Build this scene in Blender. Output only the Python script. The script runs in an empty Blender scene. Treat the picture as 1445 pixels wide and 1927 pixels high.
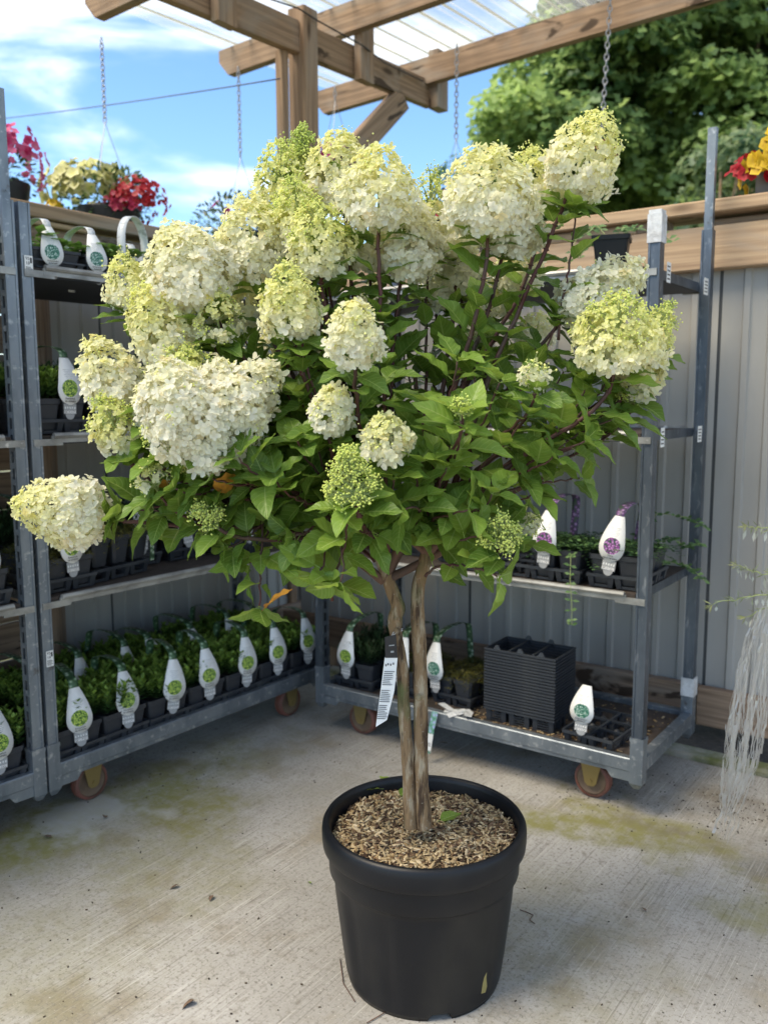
import bpy, math, random
import numpy as np
from mathutils import Vector, Matrix
PI = math.pi
RR = random.Random(11)
NR = np.random.default_rng(5)
SC = bpy.context.scene
COL = SC.collection

# ------------------------------------------------------------------ camera, sky, sun, exposure
CAMZ, PITCH, ROLL, FPX = 1.336, 0.1292, 0.0034, 1638.86
cd = bpy.data.cameras.new('camera'); cam = bpy.data.objects.new('camera', cd); COL.objects.link(cam)
cd.sensor_fit = 'VERTICAL'; cd.sensor_height = 36; cd.lens = FPX/1927*36
cd.clip_start = .05; cd.clip_end = 3000
cam.matrix_world = Matrix.Translation((0,0,CAMZ)) @ Matrix.Rotation(PI/2-PITCH,4,'X') @ Matrix.Rotation(-ROLL,4,'Z')
cd.dof.use_dof = True; cd.dof.focus_distance = 1.85; cd.dof.aperture_fstop = 3.6
SC.camera = cam
SC.view_settings.view_transform = 'Standard'; SC.view_settings.look = 'None'
SC.view_settings.gamma = 1; SC.view_settings.use_curve_mapping = False
SC.view_settings.exposure = 1.03
SC.cycles.max_bounces = 10; SC.cycles.transparent_max_bounces = 14
SC.cycles.diffuse_bounces = 6

SUN_DIR = Vector((-.70,-.30,1.15)).normalized()          # towards the sun
sun_el = math.asin(SUN_DIR.z); sun_rot = math.atan2(SUN_DIR.x, SUN_DIR.y)
W = bpy.data.worlds.new('World'); SC.world = W; W.use_nodes = True
wt = W.node_tree; wt.nodes.clear()
def wn(t, **k):
    n = wt.nodes.new(t)
    for a, b in k.items(): setattr(n, a, b)
    return n
sky = wn('ShaderNodeTexSky', sky_type='NISHITA', sun_disc=False, sun_elevation=sun_el, sun_rotation=sun_rot, ozone_density=3.0, dust_density=.05, air_density=1.0)
bg = wn('ShaderNodeBackground'); bg.inputs[1].default_value = .138
tc = wn('ShaderNodeTexCoord')
mp = wn('ShaderNodeMapping'); mp.inputs['Rotation'].default_value = (0,.35,.5); mp.inputs['Scale'].default_value = (1.6,2.2,6.5); mp.inputs['Location'].default_value = (3.9,2.45,.6)
ns = wn('ShaderNodeTexNoise'); ns.inputs['Scale'].default_value = 1.5; ns.inputs['Detail'].default_value = 9; ns.inputs['Roughness'].default_value = .52; ns.inputs['Distortion'].default_value=.25
cr = wn('ShaderNodeMapRange'); cr.inputs['From Min'].default_value = .48; cr.inputs['From Max'].default_value = .69; cr.interpolation_type='SMOOTHSTEP'
mx = wn('ShaderNodeMix', data_type='RGBA'); mx.inputs['B'].default_value = (8.2,8.4,8.6,1)
wl = wt.links.new
wl(tc.outputs['Generated'], mp.inputs['Vector']); wl(mp.outputs[0], ns.inputs['Vector']); wl(ns.outputs[0], cr.inputs['Value'])
hs_ = wn('ShaderNodeHueSaturation'); hs_.inputs['Saturation'].default_value = 1.12
wl(sky.outputs[0], hs_.inputs['Color']); wl(cr.outputs[0], mx.inputs['Factor']); wl(hs_.outputs[0], mx.inputs['A']); wl(mx.outputs['Result'], bg.inputs[0])
wo = wn('ShaderNodeOutputWorld'); wl(bg.outputs[0], wo.inputs[0])
sd = bpy.data.lights.new('sun','SUN'); so = bpy.data.objects.new('sun', sd); COL.objects.link(so)
sd.energy = 3.8; sd.angle = math.radians(30); sd.color = (1,.90,.75)
so.rotation_euler = SUN_DIR.to_track_quat('Z','Y').to_euler()

# ------------------------------------------------------------------ frames of the place
TH = -.6251
E_ = Vector((math.cos(TH), math.sin(TH), 0)); N_ = Vector((-E_.y, E_.x, 0))   # along / behind the right wall
def WP(a, b, z): v = E_*a + N_*b; v.z = z; return v
MW = Matrix((( E_.x,N_.x,0,0),(E_.y,N_.y,0,0),(0,0,1,0),(0,0,0,1)))
def ray(px, py):
    a = (px-722.5)/FPX; b = -(py-963.5)/FPX; c, s = math.cos(ROLL), math.sin(ROLL)
    a, b = a*c+b*s, -a*s+b*c
    c, s = math.cos(PITCH), math.sin(PITCH)
    return Vector((a, c+b*s, -s+b*c))
def at(px, py, Y):
    r = ray(px, py); return Vector((0,0,CAMZ)) + r*(Y/r.y)
def ground(px, py, z=0):
    r = ray(px, py); return Vector((0,0,CAMZ)) + r*((z-CAMZ)/r.z)

# ------------------------------------------------------------------ materials
def mat(name, base=(.5,.5,.5), rough=.6, metal=0, spec=None, var=None, bump=None, trans=None, coord='Object', attr=None, coat=0):
    """var = (colour2, scale, (sx,sy,sz), lo, hi); bump = (scale, strength, dist, (sx,sy,sz))"""
    m = bpy.data.materials.new(name); m.use_nodes = True; nt = m.node_tree; N = nt.nodes; K = nt.links.new
    b = N['Principled BSDF']; b.inputs['Roughness'].default_value = rough; b.inputs['Metallic'].default_value = metal
    b.inputs['Base Color'].default_value = (*base,1)
    if spec is not None: b.inputs['Specular IOR Level'].default_value = spec
    if coat: b.inputs['Coat Weight'].default_value = coat
    tc = N.new('ShaderNodeTexCoord'); src = None
    if attr:
        a = N.new('ShaderNodeAttribute'); a.attribute_name = attr; src = a.outputs['Color']
    def noise(scale, sv, det=6, r=.6):
        mp = N.new('ShaderNodeMapping'); mp.inputs['Scale'].default_value = sv; K(tc.outputs[coord], mp.inputs[0])
        n = N.new('ShaderNodeTexNoise'); n.inputs['Scale'].default_value = scale; n.inputs['Detail'].default_value = det; n.inputs['Roughness'].default_value = r
        K(mp.outputs[0], n.inputs['Vector']); return n.outputs[0]
    if var:
        for v in (var if isinstance(var, list) else [var]):
            c2, sc, sv, lo, hi = v
            mr = N.new('ShaderNodeMapRange'); mr.inputs['From Min'].default_value = lo; mr.inputs['From Max'].default_value = hi
            K(noise(sc, sv), mr.inputs['Value'])
            mx = N.new('ShaderNodeMix'); mx.data_type = 'RGBA'; K(mr.outputs[0], mx.inputs['Factor'])
            if src: K(src, mx.inputs['A'])
            else: mx.inputs['A'].default_value = (*base,1)
            mx.inputs['B'].default_value = (*c2,1); src = mx.outputs['Result']
    if src: K(src, b.inputs['Base Color'])
    if bump:
        sc, st, di, sv = bump
        bm_ = N.new('ShaderNodeBump'); bm_.inputs['Strength'].default_value = st; bm_.inputs['Distance'].default_value = di
        K(noise(sc, sv), bm_.inputs['Height']); K(bm_.outputs[0], b.inputs['Normal'])
    if trans:
        t = N.new('ShaderNodeBsdfTranslucent'); ms = N.new('ShaderNodeMixShader'); ms.inputs[0].default_value = trans
        if src: K(src, t.inputs[0])
        else: t.inputs[0].default_value = (*base,1)
        K(b.outputs[0], ms.inputs[1]); K(t.outputs[0], ms.inputs[2])
        K(ms.outputs[0], N['Material Output'].inputs[0])
    m['src'] = 0
    return m
U = (1,1,1)
M = {}
def wood(name, base, dark, grey, rough=.75):
    m = bpy.data.materials.new(name); m.use_nodes = True; nt = m.node_tree; N = nt.nodes; K = nt.links.new
    b = N['Principled BSDF']; b.inputs['Roughness'].default_value = rough; b.inputs['Specular IOR Level'].default_value=.25
    tc = N.new('ShaderNodeTexCoord'); oi = N.new('ShaderNodeObjectInfo')
    add = N.new('ShaderNodeVectorMath'); add.operation = 'MULTIPLY_ADD'
    cb = N.new('ShaderNodeCombineXYZ'); K(oi.outputs['Random'], cb.inputs[0]); K(oi.outputs['Random'], cb.inputs[1]); K(oi.outputs['Random'], cb.inputs[2])
    K(cb.outputs[0], add.inputs[0]); add.inputs[1].default_value = (17,9,13); K(tc.outputs['Object'], add.inputs[2])
    def nz(sc, sv, det=5, dist=0):
        mp = N.new('ShaderNodeMapping'); mp.inputs['Scale'].default_value = sv; K(add.outputs[0], mp.inputs[0])
        n = N.new('ShaderNodeTexNoise'); n.inputs['Scale'].default_value = sc; n.inputs['Detail'].default_value = det; n.inputs['Distortion'].default_value = dist; K(mp.outputs[0], n.inputs['Vector']); return n.outputs[0]
    def mr(s, lo, hi):
        r = N.new('ShaderNodeMapRange'); r.inputs['From Min'].default_value = lo; r.inputs['From Max'].default_value = hi; K(s, r.inputs['Value']); return r.outputs[0]
    def mix(f, a, bb):
        x = N.new('ShaderNodeMix'); x.data_type = 'RGBA'; K(f, x.inputs['Factor'])
        for k, v in (('A',a),('B',bb)):
            if isinstance(v, tuple): x.inputs[k].default_value = (*v,1)
            else: K(v, x.inputs[k])
        return x.outputs['Result']
    mpw = N.new('ShaderNodeMapping'); mpw.inputs['Scale'].default_value = (.6,9,9); K(add.outputs[0], mpw.inputs[0])
    wv = N.new('ShaderNodeTexWave'); wv.wave_type = 'BANDS'; wv.bands_direction = 'DIAGONAL'; wv.inputs['Scale'].default_value = 1.7; wv.inputs['Distortion'].default_value = 5; wv.inputs['Detail'].default_value = 3; wv.inputs['Detail Scale'].default_value=1.2
    K(mpw.outputs[0], wv.inputs['Vector'])
    c = mix(mr(wv.outputs[0], .35, 1.9), base, dark)
    c = mix(mr(nz(6,(.35,15,15),8), .45,.78), c, dark)
    c = mix(mr(nz(2.2,(.7,2.2,2.2),7,1.2), .53,.72), c, grey)
    vo = N.new('ShaderNodeTexVoronoi'); vo.inputs['Scale'].default_value = 1.0; mpv = N.new('ShaderNodeMapping'); mpv.inputs['Scale'].default_value = (2.2,7,7); K(add.outputs[0], mpv.inputs[0]); K(mpv.outputs[0], vo.inputs['Vector'])
    kn = mr(vo.outputs['Distance'], .16, .06); c = mix(kn, c, tuple(x*.45 for x in dark))
    st = mr(nz(1.3,(1.0,3.0,3.0),9,2.5), .615,.66); c = mix(st, c, tuple(x*.42 for x in dark))
    K(c, b.inputs['Base Color'])
    bp = N.new('ShaderNodeBump'); bp.inputs['Strength'].default_value = .35; bp.inputs['Distance'].default_value = .004; K(nz(5,(.7,22,22),8), bp.inputs['Height']); K(bp.outputs[0], b.inputs['Normal'])
    return m
M['wood'] = wood('pergola_timber', (.33,.225,.145), (.17,.11,.07), (.30,.26,.215))
M['wood_pale'] = wood('pale_timber', (.50,.355,.225), (.32,.21,.13), (.40,.32,.25))
M['wood_old'] = wood('weathered_timber', (.30,.215,.15), (.15,.10,.07), (.25,.22,.19))
M['steel'] = mat('galvanised_steel', (.28,.315,.35), .48, .75, var=[((.17,.20,.235),11,(1,1,.4),.38,.66),((.52,.54,.56),38,U,.56,.70),((.11,.09,.075),17,U,.64,.74)], bump=(60,.15,.001,U))
M['steel_dark'] = mat('dull_steel', (.15,.175,.21), .45, .8, var=[((.08,.10,.125),8,(1,1,.4),.4,.66),((.34,.36,.39),55,(1,1,.3),.56,.74)])
M['rail'] = mat('shelf_edge_steel', (.42,.42,.40), .5, .6, var=[((.18,.18,.17),14,(.6,1,1),.42,.7),((.70,.69,.66),22,U,.66,.72)])
M['board'] = mat('dirty_shelf_board', (.055,.042,.035), .8, var=[((.14,.11,.09),26,U,.55,.8),((.02,.016,.013),7,U,.45,.75)], bump=(90,.5,.003,U))
M['shelf_under'] = mat('shelf_underside', (.035,.04,.05), .7)
M['tray'] = mat('slate_plastic', (.026,.031,.040), .42, var=((.05,.055,.06),9,U,.5,.8))
M['pot_grey'] = mat('grey_pot_plastic', (.030,.034,.042), .45, var=((.06,.06,.06),12,U,.6,.85))
M['black'] = mat('black_pot_plastic', (.0045,.0055,.008), .42, spec=.34, var=[((.011,.012,.014),5,(1,1,.5),.5,.8),((.08,.08,.07),150,U,.74,.81),((.028,.026,.022),3.2,(1,1,.7),.52,.80)], bump=(240,.05,.0006,U))
M['wheel'] = mat('wheel_resin', (.15,.10,.065), .6, var=((.10,.065,.045),25,U,.45,.75))
M['tyre'] = mat('brown_tyre', (.20,.075,.055), .6, var=((.08,.05,.04),20,U,.45,.75))
M['brass'] = mat('yellow_passivated_steel', (.30,.225,.09), .45, .6, var=((.22,.16,.07),14,U,.45,.75))
M['wall'] = mat('grey_cladding', (.40,.392,.37), .5, 0, spec=.4, var=[((.27,.268,.255),1.3,(1,1,.4),.35,.75),((.42,.41,.38),8,(1,1,.08),.58,.8)])
M['trim'] = mat('dark_trim', (.07,.075,.08), .5)
M['soil'] = mat('dark_soil', (.035,.025,.018), .95, var=((.07,.05,.035),40,U,.5,.7), bump=(60,1,.01,U))
M['grass'] = mat('rough_grass', (.07,.10,.03), .95, var=((.13,.12,.06),.8,U,.4,.7))
M['bark'] = mat('hydrangea_bark', (.245,.165,.092), .9, spec=.15, var=[((.40,.33,.23),55,(1,1,.25),.50,.62),((.075,.05,.033),48,(1,1,.16),.50,.60),((.36,.33,.27),120,U,.62,.72),((.13,.14,.06),14,(1,1,.5),.56,.72)], bump=(70,1,.012,(1,1,.18)))
M['stem'] = mat('red_brown_stem', (.085,.024,.022), .6, var=((.075,.05,.035),18,(1,1,.3),.4,.7))
M['twig'] = mat('brown_branch', (.14,.075,.05), .8, var=((.06,.04,.03),22,(1,1,.25),.4,.7), bump=(60,.5,.002,(1,1,.2)))
M['stem_green'] = mat('green_stalk', (.34,.40,.15), .6)
M['petal'] = mat('petal', rough=.6, spec=.2, attr='Col', trans=.5)
M['bud'] = mat('flower_bud', rough=.6, spec=.2, attr='Col', trans=.15)
M['foliage'] = mat('small_leaf', rough=.5, spec=.35, attr='Col', trans=.25)
M['chips'] = mat('bark_chips', rough=.85, spec=.15, attr='Col', bump=(150,.5,.001,U))
M['white'] = mat('white_card', (.78,.79,.78), .45)
M['whitedim'] = mat('label_back', (.60,.62,.63), .4, var=((.35,.38,.38),45,U,.55,.62))
M['tape'] = mat('crumpled_white_tape', (.66,.67,.68), .4, var=((.5,.5,.5),30,U,.45,.6), bump=(45,1,.004,U))
M['tagblack'] = mat('black_card', (.012,.012,.014), .5)
M['ink'] = mat('dark_print', (.06,.06,.065), .6)
M['inkgrey'] = mat('grey_print', (.33,.34,.35), .6)
M['pink'] = mat('pink_flower', rough=.6, attr='Col', trans=.25)
M['gasket'] = mat('chain_steel', (.34,.35,.38), .5, .5)
M['yellowleaf'] = mat('yellowed_leaf', (.50,.24,.03), .6, var=((.25,.10,.03),30,U,.5,.7), trans=.2)

def pic(name, c1, c2, c3, scale=90):
    m = bpy.data.materials.new(name); m.use_nodes = True; N = m.node_tree.nodes; K = m.node_tree.links.new
    b = N['Principled BSDF']; b.inputs['Roughness'].default_value = .4
    tc = N.new('ShaderNodeTexCoord'); v = N.new('ShaderNodeTexVoronoi'); v.inputs['Scale'].default_value = scale; K(tc.outputs['Object'], v.inputs['Vector'])
    r = N.new('ShaderNodeValToRGB'); K(v.outputs['Distance'], r.inputs[0])
    r.color_ramp.elements[0].color = (*c1,1); r.color_ramp.elements[0].position = .18; r.color_ramp.elements[1].color = (*c3,1); r.color_ramp.elements[1].position = .75
    el = r.color_ramp.elements.new(.42); el.color = (*c2,1)
    K(r.outputs[0], b.inputs['Base Color']); return m
M['pic_green'] = pic('photo_print_yellow_green', (.72,.76,.16), (.25,.42,.06), (.02,.07,.02), 190)
M['pic_white'] = pic('photo_print_white_flowers', (.80,.84,.82), (.05,.22,.14), (.01,.08,.06), 190)
M['pic_purple'] = pic('photo_print_purple_flowers', (.62,.45,.66), (.28,.03,.30), (.02,.09,.04), 150)
M['pic_band'] = pic('photo_print_band', (.45,.52,.42), (.07,.16,.07), (.03,.06,.03), 60)
M['pic_band_purple'] = pic('photo_print_band_purple', (.45,.30,.50), (.12,.05,.16), (.05,.09,.05), 70)
def stripes(name, axis, scale, c1, c2, thr=.5):
    m = bpy.data.materials.new(name); m.use_nodes = True; N = m.node_tree.nodes; K = m.node_tree.links.new
    b = N['Principled BSDF']; b.inputs['Roughness'].default_value = .45
    tc = N.new('ShaderNodeTexCoord'); mp = N.new('ShaderNodeMapping'); s = [0,0,0]; s[axis] = scale; mp.inputs['Scale'].default_value = s
    K(tc.outputs['Object'], mp.inputs[0]); n = N.new('ShaderNodeTexNoise'); n.inputs['Scale'].default_value = 1; n.inputs['Detail'].default_value = 1; K(mp.outputs[0], n.inputs['Vector'])
    g = N.new('ShaderNodeMath'); g.operation = 'GREATER_THAN'; g.inputs[1].default_value = thr; K(n.outputs[0], g.inputs[0])
    x = N.new('ShaderNodeMix'); x.data_type = 'RGBA'; x.inputs['A'].default_value = (*c1,1); x.inputs['B'].default_value = (*c2,1); K(g.outputs[0], x.inputs['Factor']); K(x.outputs['Result'], b.inputs['Base Color']); return m
M['barcode'] = stripes('barcode_print', 0, 900, (.75,.75,.75), (.08,.08,.08), .52)

def leaf_mat(name, c, c2, vein):
    m = bpy.data.materials.new(name); m.use_nodes = True; nt = m.node_tree; N = nt.nodes; K = nt.links.new
    b = N['Principled BSDF']; b.inputs['Roughness'].default_value = .42; b.inputs['Specular IOR Level'].default_value = .35
    uv = N.new('ShaderNodeUVMap'); sp = N.new('ShaderNodeSeparateXYZ'); K(uv.outputs[0], sp.inputs[0]); oi = N.new('ShaderNodeObjectInfo')
    def mt(op, a, bb=None, cc=None):
        n = N.new('ShaderNodeMath'); n.operation = op
        for i, v in enumerate((a,bb,cc)):
            if v is None: continue
            if isinstance(v,(int,float)): n.inputs[i].default_value = v
            else: K(v, n.inputs[i])
        return n.outputs[0]
    x = mt('ABSOLUTE', mt('SUBTRACT', mt('MULTIPLY', sp.outputs[0], 2), 1))
    mid = mt('LESS_THAN', x, .055)
    s = mt('FRACT', mt('MULTIPLY', mt('SUBTRACT', sp.outputs[1], mt('MULTIPLY', mt('POWER', x, 1.4), .22)), 8.5))
    side = mt('LESS_THAN', mt('ABSOLUTE', mt('SUBTRACT', s, .5)), .06)
    vm = mt('MAXIMUM', mid, mt('MULTIPLY', side, .55))
    tc = N.new('ShaderNodeTexCoord'); n = N.new('ShaderNodeTexNoise'); n.inputs['Scale'].default_value = 25; K(tc.outputs['Object'], n.inputs['Vector'])
    at_ = N.new('ShaderNodeAttribute'); at_.attribute_name = 'Tone'
    rnd = mt('FRACT', mt('ADD', oi.outputs['Random'], at_.outputs['Fac']))
    f = mt('ADD', mt('MULTIPLY', rnd, .75), mt('MULTIPLY', n.outputs[0], .35))
    a = N.new('ShaderNodeMix'); a.data_type = 'RGBA'; a.inputs['A'].default_value = (*c,1); a.inputs['B'].default_value = (*c2,1); K(f, a.inputs['Factor'])
    v = N.new('ShaderNodeMix'); v.data_type = 'RGBA'; K(vm, v.inputs['Factor']); K(a.outputs['Result'], v.inputs['A']); v.inputs['B'].default_value = (*vein,1)
    K(v.outputs['Result'], b.inputs['Base Color'])
    bp = N.new('ShaderNodeBump'); bp.inputs['Strength'].default_value = .5; bp.inputs['Distance'].default_value = .0015; K(mt('ABSOLUTE', mt('SUBTRACT', s, .5)), bp.inputs['Height']); K(bp.outputs[0], b.inputs['Normal'])
    t = N.new('ShaderNodeBsdfTranslucent'); hs = N.new('ShaderNodeHueSaturation'); hs.inputs['Value'].default_value = 1.5; hs.inputs['Hue'].default_value = .485; K(v.outputs['Result'], hs.inputs['Color']); K(hs.outputs[0], t.inputs[0])
    ms = N.new('ShaderNodeMixShader'); ms.inputs[0].default_value = .34; K(b.outputs[0], ms.inputs[1]); K(t.outputs[0], ms.inputs[2]); K(ms.outputs[0], N['Material Output'].inputs[0])
    return m
M['leaf'] = leaf_mat('hydrangea_leaf', (.078,.150,.022), (.205,.325,.050), (.27,.37,.10))
M['leaf_young'] = leaf_mat('young_hydrangea_leaf', (.16,.26,.035), (.26,.38,.06), (.32,.43,.12))
M['tree_leaf'] = mat('maple_leaf', rough=.5, spec=.35, attr='Col', trans=.5)

def glassy(name, tint, tr, gl, trl):
    m = bpy.data.materials.new(name); m.use_nodes = True; N = m.node_tree.nodes; K = m.node_tree.links.new; N.remove(N['Principled BSDF'])
    t = N.new('ShaderNodeBsdfTransparent'); t.inputs[0].default_value = (*tint,1)
    g = N.new('ShaderNodeBsdfGlossy'); g.inputs['Roughness'].default_value = .18; g.inputs['Color'].default_value = (.9,.9,.9,1)
    l = N.new('ShaderNodeBsdfTranslucent'); l.inputs[0].default_value = (.88,.86,.80,1)
    d = N.new('ShaderNodeBsdfDiffuse'); d.inputs[0].default_value = (.8,.82,.83,1)
    a = N.new('ShaderNodeMixShader'); a.inputs[0].default_value = gl; K(t.outputs[0], a.inputs[1]); K(g.outputs[0], a.inputs[2])
    b = N.new('ShaderNodeMixShader'); b.inputs[0].default_value = trl; K(a.outputs[0], b.inputs[1]); K(l.outputs[0], b.inputs[2])
    c = N.new('ShaderNodeMixShader'); c.inputs[0].default_value = trl*.25; K(b.outputs[0], c.inputs[1]); K(d.outputs[0], c.inputs[2])
    K(c.outputs[0], N['Material Output'].inputs[0]); return m
M['roof'] = glassy('corrugated_clear_sheet', (.97,.94,.87), .5, .05, .15)
M['film'] = glassy('clear_film', (.95,.96,.97), .7, .24, .42)

def concrete_mat():
    m = bpy.data.materials.new('brushed_concrete'); m.use_nodes = True; nt = m.node_tree; N = nt.nodes; K = nt.links.new
    b = N['Principled BSDF']; b.inputs['Roughness'].default_value = .85; b.inputs['Specular IOR Level'].default_value = .3
    tc = N.new('ShaderNodeTexCoord')
    def nz(sc, sv=U, det=6, r=.6, dist=0, loc=(0,0,0), rot=0):
        mp = N.new('ShaderNodeMapping'); mp.inputs['Scale'].default_value = sv; mp.inputs['Location'].default_value = loc; mp.inputs['Rotation'].default_value = (0,0,rot); K(tc.outputs['Object'], mp.inputs[0])
        n = N.new('ShaderNodeTexNoise'); n.inputs['Scale'].default_value = sc; n.inputs['Detail'].default_value = det; n.inputs['Roughness'].default_value = r; n.inputs['Distortion'].default_value = dist; K(mp.outputs[0], n.inputs['Vector']); return n.outputs[0]
    def mr(s, lo, hi, a=0, bb=1):
        r = N.new('ShaderNodeMapRange'); r.inputs['From Min'].default_value = lo; r.inputs['From Max'].default_value = hi; r.inputs['To Min'].default_value = a; r.inputs['To Max'].default_value = bb; r.interpolation_type='SMOOTHSTEP'; K(s, r.inputs['Value']); return r.outputs[0]
    def mix(f, a, bb):
        x = N.new('ShaderNodeMix'); x.data_type = 'RGBA'; K(f, x.inputs['Factor'])
        for k, v in (('A',a),('B',bb)):
            if isinstance(v, tuple): x.inputs[k].default_value = (*v,1)
            else: K(v, x.inputs[k])
        return x.outputs['Result']
    def mt(op, a, bb):
        n = N.new('ShaderNodeMath'); n.operation = op
        for i, v in enumerate((a,bb)):
            if isinstance(v,(int,float)): n.inputs[i].default_value = v
            else: K(v, n.inputs[i])
        return n.outputs[0]
    c = mix(mr(nz(1.6,det=8), .35,.68), (.315,.300,.270), (.425,.410,.378))
    c = mix(mr(nz(3.4,det=9,loc=(5,2,0)), .50,.70), c, (.27,.235,.175))
    c = mix(mr(nz(105,det=5,r=.7), .50,.68), c, (.19,.175,.15))        # pitting
    c = mix(mr(nz(28,det=6,loc=(4,8,0),r=.7), .52,.74), c, (.235,.215,.18))
    c = mix(mr(nz(150,det=3,loc=(3,1,0)), .60,.74), c, (.50,.48,.43))
    g1 = nz(1.0,(210,4.2,1),3,.6,loc=(2,0,0)); gm = mr(nz(1.3,det=5,loc=(9,4,0)), .33,.62)
    groove = mt('MULTIPLY', mr(g1, .54,.68), gm); c = mix(mt('MULTIPLY', groove, .60), c, (.135,.118,.098))
    c = mix(mt('MULTIPLY', mt('MULTIPLY', mr(nz(1.0,(230,3.0,1),3,.6,loc=(7,3,0)), .56,.68), gm), .55), c, (.60,.575,.52))
    # algae patches: circles in world (object) position broken by noise
    def blob(p, r0, r1, k):
        p = MW.inverted() @ p
        vm = N.new('ShaderNodeVectorMath'); vm.operation = 'DISTANCE'; K(tc.outputs['Object'], vm.inputs[0]); vm.inputs[1].default_value = (p.x,p.y,0)
        dd = mt('ADD', vm.outputs['Value'], mt('MULTIPLY', mt('SUBTRACT', nz(3.2,det=8), .5), 1.3))
        return mt('MULTIPLY', mr(dd, r1, r0), k)
    alg = None
    for (x,y,r0,r1,k) in ((60,1560,.05,.42,1.0),(300,1490,.05,.40,1.0),(1120,1545,.03,.26,1.0),(1240,1570,.02,.24,.8),(1440,1670,.0,.2,.6),(430,1440,.05,.45,.5),(250,1620,.1,.5,.45),(0,1800,.1,.6,.3),(1000,1750,.1,.5,.25)):
        bl = blob(ground(x,y), r0, r1, k); alg = bl if alg is None else mt('MAXIMUM', alg, bl)
    alg = mt('MULTIPLY', alg, mr(nz(24,det=6), .30,.62,.35,1))
    c = mix(mt('MULTIPLY', alg, .85), c, (.21,.20,.045))
    dirt = None
    for (x,y,r0,r1,k) in ((1370,1520,.0,.30,1),(1180,1500,.0,.2,.7),(560,1400,.0,.55,.5),(240,1440,.0,.45,.8),(870,1440,.0,.35,.3)):
        bl = blob(ground(x,y), r0, r1, k); dirt = bl if dirt is None else mt('MAXIMUM', dirt, bl)
    c = mix(mt('MULTIPLY', mt('MULTIPLY', dirt, mr(nz(6,det=8,loc=(1,1,0)), .42,.62)), .6), c, (.15,.125,.10))
    # worn pale scrape by the left trolley
    c = mix(mt('MULTIPLY', blob(ground(175,1535), .02,.16,1), .6), c, (.46,.45,.42))
    K(c, b.inputs['Base Color'])
    h = mt('ADD', mt('MULTIPLY', g1, mt('MULTIPLY', gm, -.9)), mt('MULTIPLY', nz(90,det=5), .55))
    bp = N.new('ShaderNodeBump'); bp.inputs['Strength'].default_value = .55; bp.inputs['Distance'].default_value = .004; K(h, bp.inputs['Height']); K(bp.outputs[0], b.inputs['Normal'])
    return m
M['concrete'] = concrete_mat()

# ------------------------------------------------------------------ mesh + object helpers
class MB:
    def __init__(s): s.v = []; s.f = []; s.c = None
    def add(s, vs, fs):
        o = len(s.v); s.v += [tuple(p) for p in vs]; s.f += [tuple(i+o for i in f) for f in fs]
    def box(s, x0,x1,y0,y1,z0,z1, T=None, ch=0):
        if ch:  # chamfered along length x: octagonal section
            sec = [(y0+ch,z0),(y1-ch,z0),(y1,z0+ch),(y1,z1-ch),(y1-ch,z1),(y0+ch,z1),(y0,z1-ch),(y0,z0+ch)]
            vs = [Vector((x,y,z)) for x in (x0,x1) for y,z in sec]; n = 8
            fs = [(i,(i+1)%n,(i+1)%n+n,i+n) for i in range(n)] + [tuple(range(n))[::-1], tuple(range(n,2*n))]
        else:
            vs = [Vector((x,y,z)) for x in (x0,x1) for y in (y0,y1) for z in (z0,z1)]
            fs = [(0,1,3,2),(4,6,7,5),(0,4,5,1),(2,3,7,6),(0,2,6,4),(1,5,7,3)]
        if T is not None: vs = [T @ v for v in vs]
        s.add(vs, fs); return s
    def tube(s, pts, rad, n=8, cap=True):
        pts = [Vector(p) for p in pts]; k = len(pts); rings = []
        if not isinstance(rad,(list,tuple)): rad = [rad]*k
        up = None
        for i, p in enumerate(pts):
            d = (pts[min(i+1,k-1)]-pts[max(i-1,0)]); d = d.normalized() if d.length > 1e-9 else Vector((0,0,1))
            if up is None: up = Vector((1,0,0)) if abs(d.x) < .9 else Vector((0,1,0))
            a = (up - d*up.dot(d)).normalized(); up = a; b = d.cross(a)
            rings.append([p + (a*math.cos(2*PI*j/n)+b*math.sin(2*PI*j/n))*rad[i] for j in range(n)])
        vs = [v for r in rings for v in r]
        fs = [(i*n+j, i*n+(j+1)%n, (i+1)*n+(j+1)%n, (i+1)*n+j) for i in range(k-1) for j in range(n)]
        if cap: fs += [tuple(range(n))[::-1], tuple(range((k-1)*n, k*n))]
        s.add(vs, fs); return s
    def lathe(s, prof, n=32, mod=None, T=None, close=False):
        vs = []; k = len(prof)
        for i,(r,z) in enumerate(prof):
            for j in range(n):
                a = 2*PI*j/n; rr, zz = (r,z) if mod is None else mod(i,r,z,a)
                vs.append(Vector((rr*math.cos(a), rr*math.sin(a), zz)))
        fs = [(i*n+j, i*n+(j+1)%n, (i+1)*n+(j+1)%n, (i+1)*n+j) for i in range(k-1) for j in range(n)]
        if close: fs += [tuple(range(n))[::-1], tuple(range((k-1)*n,k*n))]
        if T is not None: vs = [T@v for v in vs]
        s.add(vs, fs); return s
    def mesh(s, name, m=None, smooth=False):
        me = bpy.data.meshes.new(name); me.from_pydata([tuple(v) for v in s.v], [], s.f)
        if m: me.materials.append(m)
        if smooth: me.polygons.foreach_set('use_smooth', [True]*len(me.polygons))
        if s.c is not None:
            a = me.color_attributes.new('Col','FLOAT_COLOR','POINT'); a.data.foreach_set('color', np.asarray(s.c, dtype=np.float32).ravel())
        me.update(); return me
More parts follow.
